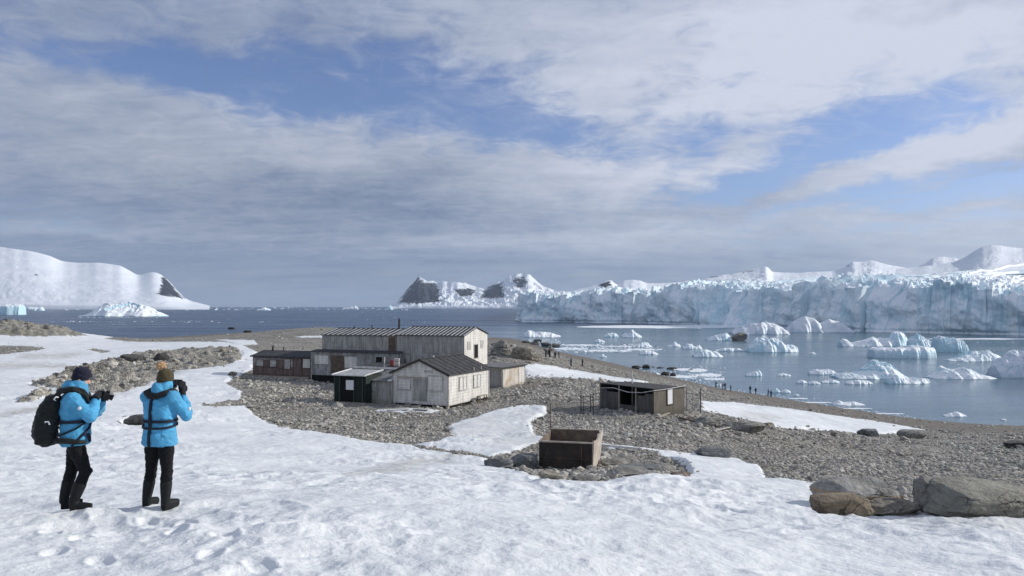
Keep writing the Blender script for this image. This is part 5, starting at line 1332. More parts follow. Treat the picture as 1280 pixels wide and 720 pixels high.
# ------------------------------------------------------------------ rusty tank
def build_tank():
    p = at(740, 586.5, 25.0); al = R(13)
    e = tag(empty('tank', p, -al), 'open rusty steel tank sitting on rocks in the snow', 'tank')
    w, L, h, t = 1.80, 2.25, .86, .035
    m = MB(); m.box(-w, 0, 0, t, -.12, h); m.build('front_plate', MT['rustdark'], e, bevel=.008)
    m = MB(); m.box(-w, 0, L - t, L, -.12, h + .06); m.build('back_plate', MT['rustbrown'], e, bevel=.008)
    m = MB(); m.box(-w, -w + t, t, L - t, -.12, h + .02); m.build('side_plate', MT['rustbrown'], e, bevel=.008)
    m = MB()                                                    # buckled right plate, torn edge leaning out
    n = 12
    for k in range(n):
        y0, y1 = t + (L - 2 * t) * k / n, t + (L - 2 * t) * (k + 1) / n
        f = lambda y: .05 + .10 * math.sin(y * 2.3) ** 2
        z = lambda y: h + .10 - .07 * math.sin(y * 5.1)
        m.hexa([(-t, y0, -.12), (.02, y0, -.12), (.02, y1, -.12), (-t, y1, -.12)], [(-t + f(y0), y0, z(y0)), (.02 + f(y0), y0, z(y0)), (.02 + f(y1), y1, z(y1)), (-t + f(y1), y1, z(y1))])
    m.build('side_plate', MT['rustpale'], e)['label'] = 'pale buckled side plate'
    m = MB(); m.box(-w + t, -t, t, L - t, .0, .05); m.build('floor_plate', MT['rust'], e)
    m = MB(); m.bar((-w - .01, -.015, h + .005), (.02, -.015, h + .005), .06, .05); m.bar((-w, L, h + .06), (0, L, h + .06), .06, .05); m.build('rim', MT['rustpale'], e)
    m = MB(); m.box(-w + .1, -.1, -.022, .01, .30, .33); m.bar((-.35, -.02, .02), (-.35, -.02, h - .05), .045); m.build('rib', MT['rust'], e)
def rustv(name, a, b, c):
    t = new_mat(name); n = t.noise(t.obj, 2.4, 8, .7); n2 = t.noise(t.obj, 8, 5, .7)
    col = t.mix(t.rng(n, .36, .66), a, b); col = t.mix(t.m('MULTIPLY', t.rng(n2, .54, .7), .6), col, c)
    t.set(t.b.inputs['Base Color'], col); t.b.inputs['Roughness'].default_value = .85; t.set(t.b.inputs['Normal'], t.bump(n2, .5, .02)); return t.mat
MT['rustbrown'] = rustv('brown_rust', (.10, .075, .055), (.22, .17, .125), (.06, .042, .032)); MT['rustpale'] = rustv('pale_flaking_rust', (.36, .31, .26), (.52, .47, .41), (.24, .16, .11))
MT['rustdark'] = rustv('dark_rust', (.018, .016, .015), (.05, .038, .03), (.09, .06, .045))
build_tank()

# ------------------------------------------------------------------ posts, poles, boards and wire by the pen
def post(name, label, px, yt, yb, dia, mat, d=None, lean=0.0, cat='post', group=None, cap=False):
    g = gp(px, yb) if d is None else None
    if g is None: g = at(px, yb, d)
    h = (yb - yt) / F_ * g.y
    m = MB(); n = 5
    m.tube([(lean * h * i / n, 0, -.3 + (h + .3) * i / n) for i in range(n + 1)], [dia / 2 * (1 - .04 * i) for i in range(n + 1)], 8)
    m.tube([(lean * h, 0, h - .02), (lean * h, 0, h + .02)], [dia * .55, dia * .45], 8)
    return tag(m.build(name, MT[mat], None, g), label, cat, group)
PG = 'iron posts round the dog pen'
post('fence_post', 'lone dark post left of the pen rail', 726.3, 487.5, 516, .085, 'iron', group=PG)
post('fence_post', 'thin bleached post standing beyond the rusty tank', 688, 506, 538, .075, 'board_brown')
post('fence_post', 'dark post at the left end of the pen rail', 741.5, 491, 517.5, .08, 'iron', group=PG)
post('fence_post', 'thin post touching the right end of the pen shed', 858.5, 484.5, 513.5, .06, 'iron', group=PG)
post('fence_post', 'short pale post between two dark ones right of the shed', 865.7, 491, 514, .06, 'timber', group=PG)
post('fence_post', 'tall dark post standing before the right snow patch', 875.8, 486.5, 516, .085, 'iron', group=PG)
q = at(790.5, 505, 59.5); q.z = gz(q.x, q.y); m = MB(); hh = (505 - 463.7) / F_ * 59.5 + (at(790.5, 505, 59.5).z - q.z)
m.tube([(0, 0, -.3), (.01, 0, hh * .5), (-.02, 0, hh)], [.075, .065, .05], 8); tag(m.build('pole', MT['board_white'], None, q), 'tall white pole rising behind the pen shed', 'pole')
# pen rail between the left post and the shed
a, b = gp(729, 516), gp(749, 513); e = tag(empty('pen_gate', a), 'low iron gate frame at the left side of the pen shed', 'gate'); v = b - a
m = MB()
for z in (.35, .85, 1.3): m.bar((0, 0, z), (v.x, v.y, v.z + z), .035)
m.build('rail', MT['iron'], e)
for f in (.0, .45, 1.0):
    m = MB(); m.bar((v.x * f, v.y * f, v.z * f - .2), (v.x * f, v.y * f, v.z * f + 1.35), .05); m.build('upright', MT['iron'], e)
def plank(label, pa, pb, w, th, mat, lift=.05, name='plank', cat='plank'):
    a, b = gp(*pa), gp(*pb); a.z += lift; b.z += lift
    c = (a + b) / 2; m = MB(); m.bar(a - c, b - c, w, th); return tag(m.build(name, MT[mat], None, c, bevel=.01), label, cat)
plank('long bleached plank slanting up to the right end of the pen shed', (823, 523), (846, 515), .22, .06, 'timber', .12)
plank('pale plank lying on the debris at the foot of the snow patch', (893, 539), (912, 536), .25, .05, 'board_grey', .1)
plank('grey plank lying across the debris behind the slab', (868, 522), (884, 520.5), .22, .06, 'timber', .12)
plank('long dark beam lying on the stones left of the debris', (850, 524), (872, 531), .2, .14, 'board_brown', .1)
plank('white board lying flat in front of the gabled hut', (484, 514), (512, 515), .5, .05, 'board_white', .08)
plank('second white board lying right of the first by the hut', (517, 515.3), (536, 516), .45, .05, 'board_grey', .08)
plank('thin pole half buried in the snow behind the rusty tank', (750, 559), (803, 564), .09, .09, 'board_white', .08)
# coil of wire and scrap on the gravel by the gable corner

def wires(label, spots, zs):
    e = tag(empty('wire_fence', gp(*spots[0])), label, 'fence'); o = e.location
    P_ = [gp(*s) for s in spots]
    for z in zs:
        m = MB()
        for a, b in zip(P_, P_[1:]):
            q = [a.lerp(b, f) - o + Vector((0, 0, z - .10 * math.sin(math.pi * f))) for f in np.linspace(0, 1, 7)]; m.tube(q, .013, 5)
        m.build('wire', MT['iron'], e)
wires('sagging wires strung between the posts right of the pen shed', [(856, 516), (858.5, 513.5), (865.7, 514), (875.8, 516)], (.5, 1.0, 1.5))
wires('slack wires running left from the pen gate to the lone post', [(741.5, 517.5), (726.3, 516)], (.4, .9, 1.4))
# ------------------------------------------------------------------ people
class Frame:
    """f forward, r to the person's right, z up; local x = f rotated by the heading"""
    def __init__(s, heading): s.F = (math.sin(heading), math.cos(heading)); s.R = (math.cos(heading), -math.sin(heading))
    def __call__(s, f, r, z): return (s.F[0] * f + s.R[0] * r, s.F[1] * f + s.R[1] * r, z)
    def ring(s, z, cf, a, b, n=28, cr=0.0, tilt=0.0, p=2.3):
        """ellipse-like ring: a half depth, b half width"""
        out = []
        for i in range(n):
            t = 2 * math.pi * i / n; c, q = math.cos(t), math.sin(t)
            f = cf + a * math.copysign(abs(c) ** (2 / p), c); r = cr + b * math.copysign(abs(q) ** (2 / p), q)
            out.append(s(f, r, z + tilt * f))
        return out
def hand(m, fr, wrist, dirv, palm, curl, side, spread=.0):
    """palm, four unequal bent fingers and a thumb; dirv = pointing, palm = palm normal (both in f, r, z)"""
    W = Vector(wrist); D = Vector(dirv).normalized(); Nn = Vector(palm); Nn = (Nn - D * Nn.dot(D)).normalized(); S = D.cross(Nn) * side
    P = lambda v: fr(*v)
    m.tube([P(W - D * .03), P(W + D * .015), P(W + D * .05), P(W + D * .085)], [.026, .028, .034, .030], 10)
    for i, (o, l) in enumerate(((-.028, .070), (-.009, .080), (.010, .075), (.028, .058))):
        b = W + D * .075 + S * o; q = []
        ang = 0.0; cur = b; q.append(P(cur - D * .02)); q.append(P(cur))
        for k in range(3):
            ang += curl * (.8 if k == 0 else 1.0)
            dd = (D * math.cos(ang) + Nn * math.sin(ang) + S * (o * spread * 8)).normalized(); cur = cur + dd * l * (.42, .32, .26)[k]; q.append(P(cur))
        m.tube(q, [.012, .012, .0115, .0105, .009], 8)
    b = W + D * .02 - S * .026
    m.tube([P(b), P(b - S * .028 + D * .022 + Nn * .012), P(b - S * .034 + D * .05 + Nn * .03), P(b - S * .024 + D * .068 + Nn * .042)], [.014, .014, .012, .010], 8)
def arm(m, fr, sh, el, wr, r0, r1, r2):
    s, e, w = Vector(sh), Vector(el), Vector(wr)
    P = lambda v: fr(*v)
    m.tube([P(s), P(s.lerp(e, .35)), P(s.lerp(e, .75)), P(e)], [r0, r0 * .98, r0 * .86, r1 * 1.05], 14); m.ball(P(e), r1 * 1.04, 14)
    m.tube([P(e), P(e.lerp(w, .3)), P(e.lerp(w, .75)), P(w)], [r1 * 1.02, r1 * 1.05, r1 * .88, r2], 14)
    for k, (a, b) in enumerate(((s, e), (e, w))):              # cloth bunches at the elbow
        for f in ((.62, .86) if k == 0 else (.16, .42)): m.tube([P(a.lerp(b, f - .035)), P(a.lerp(b, f)), P(a.lerp(b, f + .035))], [r1 * .85, r1 * 1.13, r1 * .85], 14)
def head(m, fr, c, nod, yaw=0.0):
    """head with brow, nose, mouth, chin and ears"""
    cf, cr, cz = c; cy, sy = math.cos(yaw), math.sin(yaw); cn, sn = math.cos(nod), math.sin(nod)
    def P(f, r, z):
        f, z = f * cn + z * sn, -f * sn + z * cn
        f, r = f * cy - r * sy, f * sy + r * cy
        return fr(cf + f, cr + r, cz + z)
    k = len(m.v); n, rows = 20, 13
    R_ = []
    for i in range(1, rows):
        ph = math.pi * i / rows; ring = []
        for j in range(n):
            t = 2 * math.pi * j / n; z = -math.cos(ph) * .118
            w = math.sin(ph); jaw = 1 - .22 * max(0, -z / .118)
            f = w * math.cos(t) * .098 * (1 if math.cos(t) > 0 else 1.02); r = w * math.sin(t) * .078 * jaw
            ring.append(P(f + .006, r, z))
        R_.append(ring)
    m.rings(R_, n)
    m.tube([P(.085, 0, .022), P(.108, 0, -.008), P(.116, 0, -.024), P(.098, 0, -.034)], [.010, .013, .015, .010], 10)
    for s in (-1, 1):
        m.ball(P(.082, s * .032, .012), .014, 10); m.ball(P(.084, s * .032, .032), (.016, .016, .009), 10); m.ball(P(.0, s * .079, -.01), (.016, .016, .03), 10); m.ball(P(.07, s * .045, -.03), .022, 10)
    m.ball(P(.093, 0, -.058), (.014, .02, .008), 10); m.ball(P(.09, 0, -.068), (.013, .018, .007), 10); m.ball(P(.08, 0, -.098), .024, 10)
    m.tube([P(-.02, 0, -.07), fr(cf - .05, cr, cz - .20)], [.056, .06], 14)
    return P
def legs(fr, e, L, seed):
    """trousers and boots; L: list of (hip, knee, ankle, toe)"""
    m = MB()
    for hip, kn, an, toe in L:
        h, k, a = Vector(hip), Vector(kn), Vector(an); P = lambda v: fr(*v)
        top = a.lerp(k, .42)
        m.tube([P(h + Vector((0, 0, .06))), P(h), P(h.lerp(k, .4)), P(h.lerp(k, .8)), P(k), P(k.lerp(a, .25)), P(k.lerp(a, .5)), P(top)], [.092, .100, .091, .074, .067, .070, .064, .062], 16)
        m.ball(P(k + Vector((.010, 0, 0))), .068, 14)
    c = (Vector(L[0][0]) + Vector(L[1][0])) / 2
    m.rings([fr.ring(c.z - .05, c.x, .085, .13, 24, c.y), fr.ring(c.z + .02, c.x, .12, .18, 24, c.y), fr.ring(c.z + .12, c.x, .12, .18, 24, c.y)], 24)
    m.blob('trousers', MT['trouser'], .011, e, 3, .007, 13, seed)
    for hip, kn, an, toe in L:
        m = MB(); a, t = Vector(an), Vector(toe); k = Vector(kn); P = lambda v: fr(*v)
        d = Vector((t.x - a.x, t.y - a.y, 0)).normalized()
        m.tube([P(a.lerp(k, .62)), P(a.lerp(k, .5)), P(a.lerp(k, .2)), P(a + Vector((0, 0, .0))), P(Vector((a.x, a.y, .055)))], [.070, .071, .063, .055, .054], 16)
        heel = Vector((a.x, a.y, .05)) - d * .035
        m.tube([P(heel), P(Vector((a.x, a.y, .055)) + d * .05), P(Vector((a.x, a.y, .048)) + d * .12), P(Vector((a.x, a.y, .042)) + d * .20)], [.048, .052, .048, .036], 14)
        m.tube([P(Vector((heel.x, heel.y, .02))), P(Vector((a.x, a.y, .02)) + d * .09), P(Vector((a.x, a.y, .02)) + d * .19)], [.046, .050, .040], 14)
        b = m.blob('boot', MT['rubber'], .009, e, 2)
def beanie(fr, P, e, mat, h=.15, brim=True, seed=1, slouch=0.0):
    m = MB(); rows = []
    for z, s in ((-.010, 1.10), (.004, 1.17), (.044, 1.17), (.052, 1.09), (.085, 1.06), (.115, .90), (.138, .62), (.150, .25)):
        ring = []
        for j in range(24):
            t = 2 * math.pi * j / 24
            ring.append(P(.100 * s * math.cos(t) - slouch * max(0, z - .05) - (.012 if z < .05 else 0) * math.cos(t), .084 * s * math.sin(t), z + (.018 * math.cos(t) if z < .07 else 0)))
        rows.append(ring)
    m.rings(rows, 24); return m.blob('beanie', mat, .008, e, 2, .006, 45, seed)

def make_person(label, loc, heading, pose):
    fr = Frame(heading)
    e = tag(empty('person', loc), label, 'person'); e.scale = (SCP,) * 3
    lean = pose['lean']                                        # f offset of the shoulders
    cz = lambda z: lean * max(0, z - .85) / .5
    # body: head, neck, trunk, arms, legs and hands in one skin
    m = MB(); hc = pose['head']; P = head(m, fr, hc, pose['nod'], pose.get('yaw', 0))
    m.rings([fr.ring(.80, 0, .08, .13), fr.ring(1.0, cz(1.0), .085, .13), fr.ring(1.25, cz(1.25), .10, .155), fr.ring(1.40, cz(1.4), .07, .12), fr.ring(1.50, cz(1.5) + .02, .05, .05)], 28)
    for sh, el, wr in pose['arms']: arm(m, fr, sh, el, wr, .042, .036, .028)
    for hp, kn, an, to in pose['legs']:
        m.tube([fr(*hp), fr(*kn), fr(an[0], an[1], an[2])], [.07, .05, .04], 12)
    for (sh, el, wr), (dv, pal, curl, side, spr) in zip(pose['arms'], pose['hands']): hand(m, fr, wr, dv, pal, curl, side, spr)
    body = m.blob('body', [MT['skin'], MT['hair']], .0075, e, 1)
    m = MB(); m.ball(P(-.012, 0, -.010), (.080, .083, .085), 16); m.ball(P(-.020, 0, -.055), (.066, .066, .055), 14); m.blob('hair', MT['hair'], .008, e, 2, .008, 50, 5)
    # parka
    m = MB(); rows = []
    for z, a, b, cr, t in pose['parka']: rows.append(fr.ring(z, cz(z), a * .95, b * .93, 28, cr, t))
    m.rings(rows, 28)
    for sh, el, wr in pose['arms']:
        s = Vector(sh); m.ball(fr(s.x, s.y * .93, s.z - .01), .098, 16); arm(m, fr, sh, el, Vector(el).lerp(Vector(wr), .90), .084, .070, .053)
    # standing hood collar
    hz = hc[2]
    m.tube([fr(hc[0] - .03, hc[1], hz - .20), fr(hc[0] - .025, hc[1], hz - .11), fr(hc[0] - .028, hc[1], hz - .045), fr(hc[0] - .034, hc[1], hz - .01)], [.128, .118, .108, .098], 18)
    m.ball(fr(hc[0] - .11, hc[1], hz - .10), (.09, .10, .085), 14); m.ball(fr(hc[0] - .085, hc[1] - .06, hz - .085), .062, 12); m.ball(fr(hc[0] - .085, hc[1] + .06, hz - .085), .062, 12)
    pk = m.blob('parka', MT['blue'], .010, e, 2, .013, 6.5, pose['seed'])
    legs(fr, e, pose['legs'], pose['seed'] + 3)
    beanie(fr, P, e, pose['hat'], seed=pose['seed'], slouch=pose.get('slouch', 0))
    for (sh, el, wr), (dv, pal, curl, side, spr), gl in zip(pose['arms'], pose['hands'], pose['gloves']):
        m = MB(); W = Vector(wr); D = Vector(dv).normalized()
        if gl:
            hand(m, fr, W, dv, pal, curl, side, spr); m.tube([fr(*(W - D * .07)), fr(*(W - D * .02)), fr(*(W + D * .03))], [.045, .042, .036], 12)
            g = m.blob('glove', MT['black'], .0065, e, 0); me = g.data
            mod = g.modifiers.new('d', 'DISPLACE'); mod.strength = .007; mod.mid_level = 0
    return e, fr, P

def stand(px, py):
    best = None
    for d in np.linspace(7.5, 10, 120):
        p = at(px, py, d); z = max(gz(p.x + a, p.y + b) for a in (-.12, .12) for b in (-.05, .1))
        if best is None or abs(p.z - z) < best[0]: best = (abs(p.z - z), Vector((p.x, p.y, z)))
    return best[1]
SCP = .925
# --- left person: looks down at a camera, faces right and away, backpack on
h1 = R(66); f1 = Frame(h1)
A1 = [((-.02, .175, 1.36), (.18, .245, 1.13), (.235, .085, 1.37)), ((-.02, -.175, 1.36), (.20, -.22, 1.14), (.29, -.07, 1.335))]
L1 = [((0, .095, .83), (.12, .105, .46), (.005, .125, .12), (.21, .15, .03)), ((0, -.095, .83), (-.05, -.105, .45), (-.125, -.115, .12), (.08, -.14, .03))]
p1 = at(93, 640, 8.5); z1 = max(gz(p1.x + a, p1.y + b) for a in (-.12, .12) for b in (-.05, .1)) + .005
pose1 = dict(lean=-.01, head=(.045, 0, 1.585), nod=R(22), arms=A1, legs=L1, seed=3, hat=MT['navy'], slouch=.15, gloves=[True, True],
             hands=[((.25, -.75, .35), (.5, -.2, -.8), .55, 1, 0), ((.35, .75, .3), (.4, .2, -.8), .55, -1, 0)],
             parka=[(.78, .165, .212, 0, .04), (.80, .178, .224, 0, .04), (.88, .180, .225, 0, 0), (1.0, .172, .205, 0, 0), (1.08, .165, .198, 0, 0), (1.2, .182, .215, 0, 0), (1.32, .170, .215, 0, 0), (1.40, .13, .17, 0, 0), (1.45, .10, .12, 0, 0)])
PE1, F1_, H1_ = make_person('person in blue parka and navy beanie with black backpack looking at a camera', (p1.x, p1.y, z1), h1, pose1)
def strip(e, fr, pts, w, th, mat, name, n=8, vox=.008):
    m = MB()
    q = [fr(*p) for p in pts]; m.tube(q, [w] * len(q), n); return m.blob(name, mat, vox, e, 1)
def on(fr, e, pts): return pts
# harness: waist belt and straps over the parka
def belt(e, fr, z, a, b, cf, name, mat, hw=.016, out=.012, tilt=0.0, part=(0, 1)):
    m = MB(); n = 44; rows = []
    k0, k1 = int(n * part[0]), int(n * part[1])
    inner, outer = [], []
    V, Fc = [], []
    for i in range(k0, k1 + 1):
        t = 2 * math.pi * i / n; c, s = math.cos(t), math.sin(t); p = 2.3
        for o, dz in ((0, -hw), (out, -hw), (out, hw), (0, hw)):
            f = cf + (a + o) * math.copysign(abs(c) ** (2 / p), c); r = (b + o) * math.copysign(abs(s) ** (2 / p), s)
            V.append(fr(f, r, z + dz + tilt * f))
    c = k1 - k0
    for i in range(c):
        for j in range(4):
            x, y = i * 4 + j, i * 4 + (j + 1) % 4; Fc.append((x, y, y + 4, x + 4))
    o = np_mesh(name, np.array(V), np.array(Fc), mat, e); return o
cz1 = lambda z: -.01 * max(0, z - .85) / .5
belt(PE1, F1_, 1.08, .168, .196, cz1(1.08), 'harness_belt', MT['webbing'], .018)
m = MB(); m.tube([F1_(0.164, -0.05, 1.06), F1_(0.162, 0.1, 1), F1_(0.112, 0.2, 0.93), F1_(0.023, 0.222, 0.85), F1_(-0.020, 0.21, 0.78)], [.016] * 5, 8); m.blob('harness_strap', MT['webbing'], .008, PE1, 1)
m = MB(); m.tube([F1_(0.070, 0.09, 1.45), F1_(-0.020, 0.14, 1.475), F1_(-0.130, 0.12, 1.455), F1_(-0.180, 0, 1.44), F1_(-0.130, -0.12, 1.455), F1_(-0.020, -0.14, 1.475), F1_(0.090, -0.1, 1.42), F1_(0.157, -0.1, 1.25)], [.028, .033, .036, .037, .036, .033, .030, .025], 10)
m.tube([F1_(0.070, 0.09, 1.45), F1_(0.150, 0.1, 1.33), F1_(0.189, 0.1, 1.2)], [.034, .034, .03], 10); m.blob('harness_yoke', MT['black'], .009, PE1, 2)
m = MB(); m.ball(F1_(0.067, 0.276, 1.25), (.024, .014, .026), 12); m.build('arm_patch', MT['white'], PE1)
m = MB(); m.tube([F1_(0.147, 0.16, 0.93), F1_(0.164, 0.155, 0.88), F1_(0.166, 0.155, 0.83)], [.018, .022, .016], 8); m.build('pocket_tab', MT['navy'], PE1)
# camera held in both hands
cb = empty('camera', (p1.x + SCP * F1_(.325, .01, 0)[0], p1.y + SCP * F1_(.325, .01, 0)[1], z1 + 1.36 * SCP)); cb.scale = (SCP,) * 3; tag(cb, 'black camera with a short lens held in both hands by the person with the backpack', 'camera')
cb.rotation_euler = (R(-22), 0, -h1)
m = MB(); m.box(-.066, .066, -.03, .03, -.045, .042); m.hexa([(-.028, -.022, .042), (.028, -.022, .042), (.028, .03, .042), (-.028, .03, .042)], [(-.018, -.015, .068), (.018, -.015, .068), (.018, .022, .068), (-.018, .022, .068)]); m.box(.03, .068, .0, .048, -.043, .036)
m.build('camera_body', MT['plastic'], cb, bevel=.006)
m = MB(); m.tube([(-.012, .03, 0), (-.012, .06, 0), (-.012, .062, 0), (-.012, .075, 0), (-.012, .085, 0)], [.033, .033, .036, .036, .036], 20); m.build('lens', MT['plastic'], cb)
m = MB(); m.tube([(-.012, .0845, 0), (-.012, .0862, 0)], [.030, .029], 20); m.build('front_glass', MT['glass'], cb)
m = MB(); m.box(-.04, .04, -.034, -.0302, -.03, .03); m.build('screen', MT['glass'], cb)
# backpack
bp = empty('backpack', (p1.x, p1.y, z1)); bp.scale = (SCP,) * 3; tag(bp, 'bulky black backpack worn by the person with the navy beanie', 'backpack')
m = MB(); rows = []
for z, a, b, c in ((.80, .08, .12, -.27), (.83, .115, .155, -.285), (.95, .135, .165, -.30), (1.12, .13, .16, -.285), (1.26, .115, .15, -.255), (1.35, .09, .13, -.225), (1.39, .05, .09, -.205)): rows.append(F1_.ring(z, c - .02, a, b, 28, 0, 0, 3))
m.rings(rows, 28); m.ball(F1_(-0.384, 0, 0.96), (.075, .10, .10), 14); m.ball(F1_(-0.342, 0.11, 0.93), (.06, .05, .09), 12); m.ball(F1_(-0.245, 0, 1.36), (.09, .10, .05), 14)
m.blob('pack_body', MT['pack'], .010, bp, 3, .012, 9, 7)
for s in (-1, 1):
    m = MB(); m.tube([F1_(-0.240, s * .10, 1.36), F1_(-0.150, s * .125, 1.445), F1_(-0.010, s * .135, 1.46), F1_(0.120, s * .13, 1.38), F1_(0.183, s * .14, 1.24), F1_(0.168, s * .19, 1.10), F1_(0.022, s * .225, 1.0), F1_(-0.167, s * .17, .92)], [.026, .030, .030, .028, .024, .014, .013, .013], 10); m.blob('shoulder_strap', MT['pack'], .008, bp, 1)
m = MB(); m.tube([F1_(-0.205, 0.12, 0.86), F1_(-0.065, 0.215, 0.86), F1_(0.056, 0.225, 0.84), F1_(0.137, 0.19, 0.83)], [.04, .036, .03, .02], 10); m.blob('hip_belt', MT['pack'], .009, bp, 1)
m = MB(); m.tube([F1_(-0.175, 0.05, 1.41), F1_(-0.195, 0.03, 1.46), F1_(-0.195, -0.03, 1.46), F1_(-0.175, -0.05, 1.41)], [.010] * 4, 8); m.build('grab_handle', MT['webbing'], bp, smooth=True)
m = MB(); m.tube([F1_(-0.200, 0.118, 1.34), F1_(-0.215, 0.15, 1.36), F1_(-0.190, 0.165, 1.39), F1_(-0.170, 0.14, 1.38)], [.008] * 4, 8); m.build('clip', MT['white'], bp, smooth=True)
m = MB(); m.hexa([F1_(-0.313, 0.158, 1.06), F1_(-0.243, 0.158, 1.06), F1_(-0.243, 0.152, 1.06), F1_(-0.313, 0.152, 1.06)], [F1_(-0.302, 0.166, 1.105), F1_(-0.262, 0.166, 1.105), F1_(-0.262, 0.152, 1.105), F1_(-0.302, 0.152, 1.105)]); m.build('logo_patch', MT['white'], bp)

# --- right person: seen from behind, hands raised to a phone at the face
h2 = R(14); p2 = stand(198.5, 632); z2 = p2.z - .012
A2 = [((0, .185, 1.375), (.13, .285, 1.125), (.20, .165, 1.40)), ((0, -.185, 1.375), (.17, -.245, 1.13), (.27, -.06, 1.40))]
L2 = [((0, .095, .83), (.0, .110, .46), (-.03, .120, .12), (.15, .145, .03)), ((0, -.095, .83), (.02, -.13, .46), (-.02, -.16, .12), (.16, -.17, .03))]
pose2 = dict(lean=.02, head=(.06, .02, 1.575), nod=R(10), yaw=R(-8), arms=A2, legs=L2, seed=21, hat=MT['olive'], gloves=[True, True],
             hands=[((-.05, .02, 1), (.5, -.8, 0), .18, -1, .5), ((.1, .3, 1), (.5, .7, 0), .5, 1, 0)],
             parka=[(.775, .165, .232, 0, .03), (.795, .178, .242, 0, .03), (.88, .176, .232, 0, 0), (1.0, .165, .205, 0, 0), (1.06, .160, .198, 0, 0), (1.2, .178, .218, 0, 0), (1.32, .165, .222, 0, 0), (1.40, .125, .175, 0, 0), (1.45, .095, .12, 0, 0)])
PE2, F2_, H2_ = make_person('person in blue parka and olive bobble hat seen from behind with a raised gloved hand', (p2.x, p2.y, z2), h2, pose2)
bea = [c for c in PE2.children if c.name.startswith('beanie')][0]
m = MB(); hc = Vector(H2_(-.045, -.045, .178)); rng = np.random.default_rng(3)
m.ball(tuple(hc), .042, 14)
for _ in range(110):
    v = Vector(rng.normal(size=3)).normalized(); m.tube([tuple(hc + v * .02), tuple(hc + v * .05), tuple(hc + v * rng.uniform(.056, .066))], [.012, .010, .003], 5)
pom = m.build('pompom', MT['fur'], bea, smooth=True)
cz2 = lambda z: .02 * max(0, z - .85) / .5
belt(PE2, F2_, 1.085, .165, .197, cz2(1.08), 'harness_belt', MT['webbing'], .017)
belt(PE2, F2_, 1.020, .168, .200, cz2(1.02), 'harness_belt', MT['webbing'], .013, .012, .10)
m = MB(); m.tube([F2_(.12, .12, 1.44), F2_(.03, .15, 1.455), F2_(-.08, .135, 1.43), F2_(-.125, .05, 1.40), F2_(-.125, -.05, 1.40), F2_(-.08, -.135, 1.43), F2_(.03, -.15, 1.455), F2_(.14, -.12, 1.42), F2_(.19, -.10, 1.25)], [.030, .035, .038, .041, .041, .038, .035, .030, .025], 10)
m.tube([F2_(.12, .12, 1.44), F2_(.18, .11, 1.33), F2_(.195, .10, 1.2)], [.036, .034, .03], 10); m.blob('harness_yoke', MT['black'], .009, PE2, 2)
m = MB()
bk = [(-.13, 1.42), (-.169, 1.32), (-.178, 1.2), (-.173, 1.10), (-.171, 1.03), (-.177, .95), (-.181, .88), (-.180, .81), (-.165, .77)]
Vv, Ff = [], []
for f, z in bk:
    for o, r in ((0.012, -.016), (-.010, -.016), (-.010, .016), (0.012, .016)): Vv.append(F2_(f + o + cz2(z), r - .01, z))
for i in range(len(bk) - 1):
    for j in range(4): a_, b_ = i * 4 + j, i * 4 + (j + 1) % 4; Ff.append((a_, b_, b_ + 4, a_ + 4))
np_mesh('harness_strap', np.array(Vv), np.array(Ff), MT['webbing'], PE2)
m = MB(); m.ball(F2_(.12, .335, 1.22), (.018, .018, .026), 12); m.build('arm_patch', MT['white'], PE2)
ph = empty('phone', (p2.x + SCP * F2_(.27, .03, 0)[0], p2.y + SCP * F2_(.27, .03, 0)[1], z2 + 1.53 * SCP)); ph.scale = (SCP,) * 3; ph.rotation_euler = (R(-6), 0, -h2); tag(ph, 'black phone held up in front of the face by the person in the bobble hat', 'phone')
m = MB(); m.box(-.078, .078, -.005, .005, -.038, .038); m.build('phone_case', MT['plastic'], ph, bevel=.004)
m = MB(); m.box(-.070, .070, -.0068, -.0052, -.034, .034); m.build('screen', MT['glass'], ph)

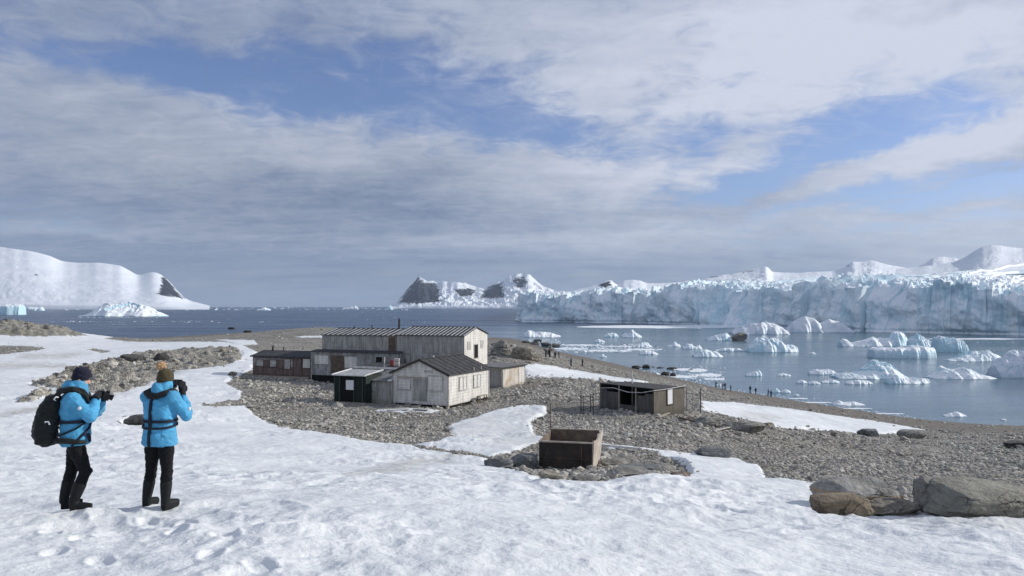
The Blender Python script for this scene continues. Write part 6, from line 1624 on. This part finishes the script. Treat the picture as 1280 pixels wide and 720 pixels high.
# --- the small party down on the beach
def shore_person(kind):
    m = MB()
    s = 1 if kind % 2 else -1
    m.tube([(.09, .0, 0), (.085, .02 * s, .45), (.07, 0, .88)], [.075, .08, .10], 8); m.tube([(-.09, .12 * s, 0), (-.085, .06 * s, .45), (-.07, 0, .88)], [.075, .08, .10], 8)
    m.tube([(.09, -.03, .04), (.09, .17, .04)], [.06, .045], 8); m.tube([(-.09, .09 * s, .04), (-.09, .2 + .09 * s, .04)], [.06, .045], 8)
    m.rings([[(.19 * math.cos(t), .13 * math.sin(t), .80) for t in np.linspace(0, 2 * math.pi, 13)[:-1]], [(.2 * math.cos(t), .14 * math.sin(t), 1.1) for t in np.linspace(0, 2 * math.pi, 13)[:-1]], [(.22 * math.cos(t), .13 * math.sin(t), 1.36) for t in np.linspace(0, 2 * math.pi, 13)[:-1]], [(.08 * math.cos(t), .08 * math.sin(t), 1.5) for t in np.linspace(0, 2 * math.pi, 13)[:-1]]], 12)
    m.ball((0, .03, 1.62), (.10, .115, .13), 12); m.tube([(0, .0, 1.45), (0, .02, 1.6)], [.06, .06], 8)
    if kind == 0: m.tube([(.2, 0, 1.38), (.29, .08, 1.12), (.2, .3, 1.2)], [.08, .065, .05], 8); m.tube([(-.2, 0, 1.38), (-.29, .08, 1.12), (-.15, .3, 1.25)], [.08, .065, .05], 8)
    elif kind == 1: m.tube([(.2, 0, 1.38), (.28, .0, 1.1), (.27, .08, .82)], [.08, .065, .05], 8); m.tube([(-.2, 0, 1.38), (-.29, .02, 1.1), (-.25, .1, .82)], [.08, .065, .05], 8)
    else: m.tube([(.2, 0, 1.38), (.38, .1, 1.25), (.42, .22, 1.45)], [.08, .065, .05], 8); m.tube([(-.2, 0, 1.38), (-.28, .0, 1.1), (-.26, .06, .82)], [.08, .065, .05], 8); m.rings([[(.15 * math.cos(t), -.22 + .11 * math.sin(t), z) for t in np.linspace(0, 2 * math.pi, 13)[:-1]] for z in (.95, 1.2, 1.42)], 12)
    col = [MT['navy'], MT['trouser'], MT['black']][kind % 3]
    def paint(ce): return np.where(ce[:, 2] < .82, 1, np.where((ce[:, 2] > 1.52) & (ce[:, 2] < 1.66) & (ce[:, 1] > .08), 2, 0))
    return m.blob('person', [[MT['navycoat'], MT['bluecoat'], MT['navycoat']][kind], MT['trouser'], MT['skin']], .035, None, 2, paint=paint)
MT['navycoat'] = mat_fabric('dark_navy_cloth', (.018, .022, .034)); MT['bluecoat'] = mat_fabric('deep_blue_cloth', (.03, .06, .10))
PR = [shore_person(k) for k in range(3)]
SP = [(895,484.3,8.0,0,'person in dark clothes standing alone first of the line along the beach'),(903.6,486.8,8.6,1,'person in blue grey clothes close behind a companion at the waterline'),(906.6,487.2,9.0,2,'person with a pack and one arm out at the waterline'),(913.5,489.4,8.0,0,'person in dark clothes standing a little below the close pair'),
      (937.8,490.4,9.0,1,'person in blue grey clothes in the middle of the beach line'),(944.8,492.6,8.2,2,'person with a pack next to the middle one of the beach line'),(960.3,495,9.0,0,'person in dark clothes of the touching pair at the right end'),(964,496,8.6,1,'last person on the right of the line along the beach'),
      (682.3,446.6,6.6,0,'leftmost of four far people on the brown beach slope'),(687,446.4,7.6,2,'tallest of four far people on the brown beach slope'),(694,448.4,7.0,1,'third of four far people on the brown beach slope'),(698.6,447.8,6.6,0,'rightmost of four far people on the brown beach slope'),
      (714,457.4,6.6,1,'left one of two people walking above the narrow snow patch'),(728,458.2,6.6,0,'right one of two people walking above the narrow snow patch')]
for i, (px, py, hpx, k, lab) in enumerate(SP):
    q = PR[k].copy(); C.objects.link(q); g = gp(px, py); q.location = (g.x, g.y, g.z - .02)
    s = min(1.1, max(.86, hpx / F_ * g.y / 1.75)); q.scale = (s, s, s); q.rotation_euler.z = random.uniform(-2.5, 2.5)
    tag(q, lab, 'person', 'people down on the beach')
for q in PR: bpy.data.objects.remove(q)
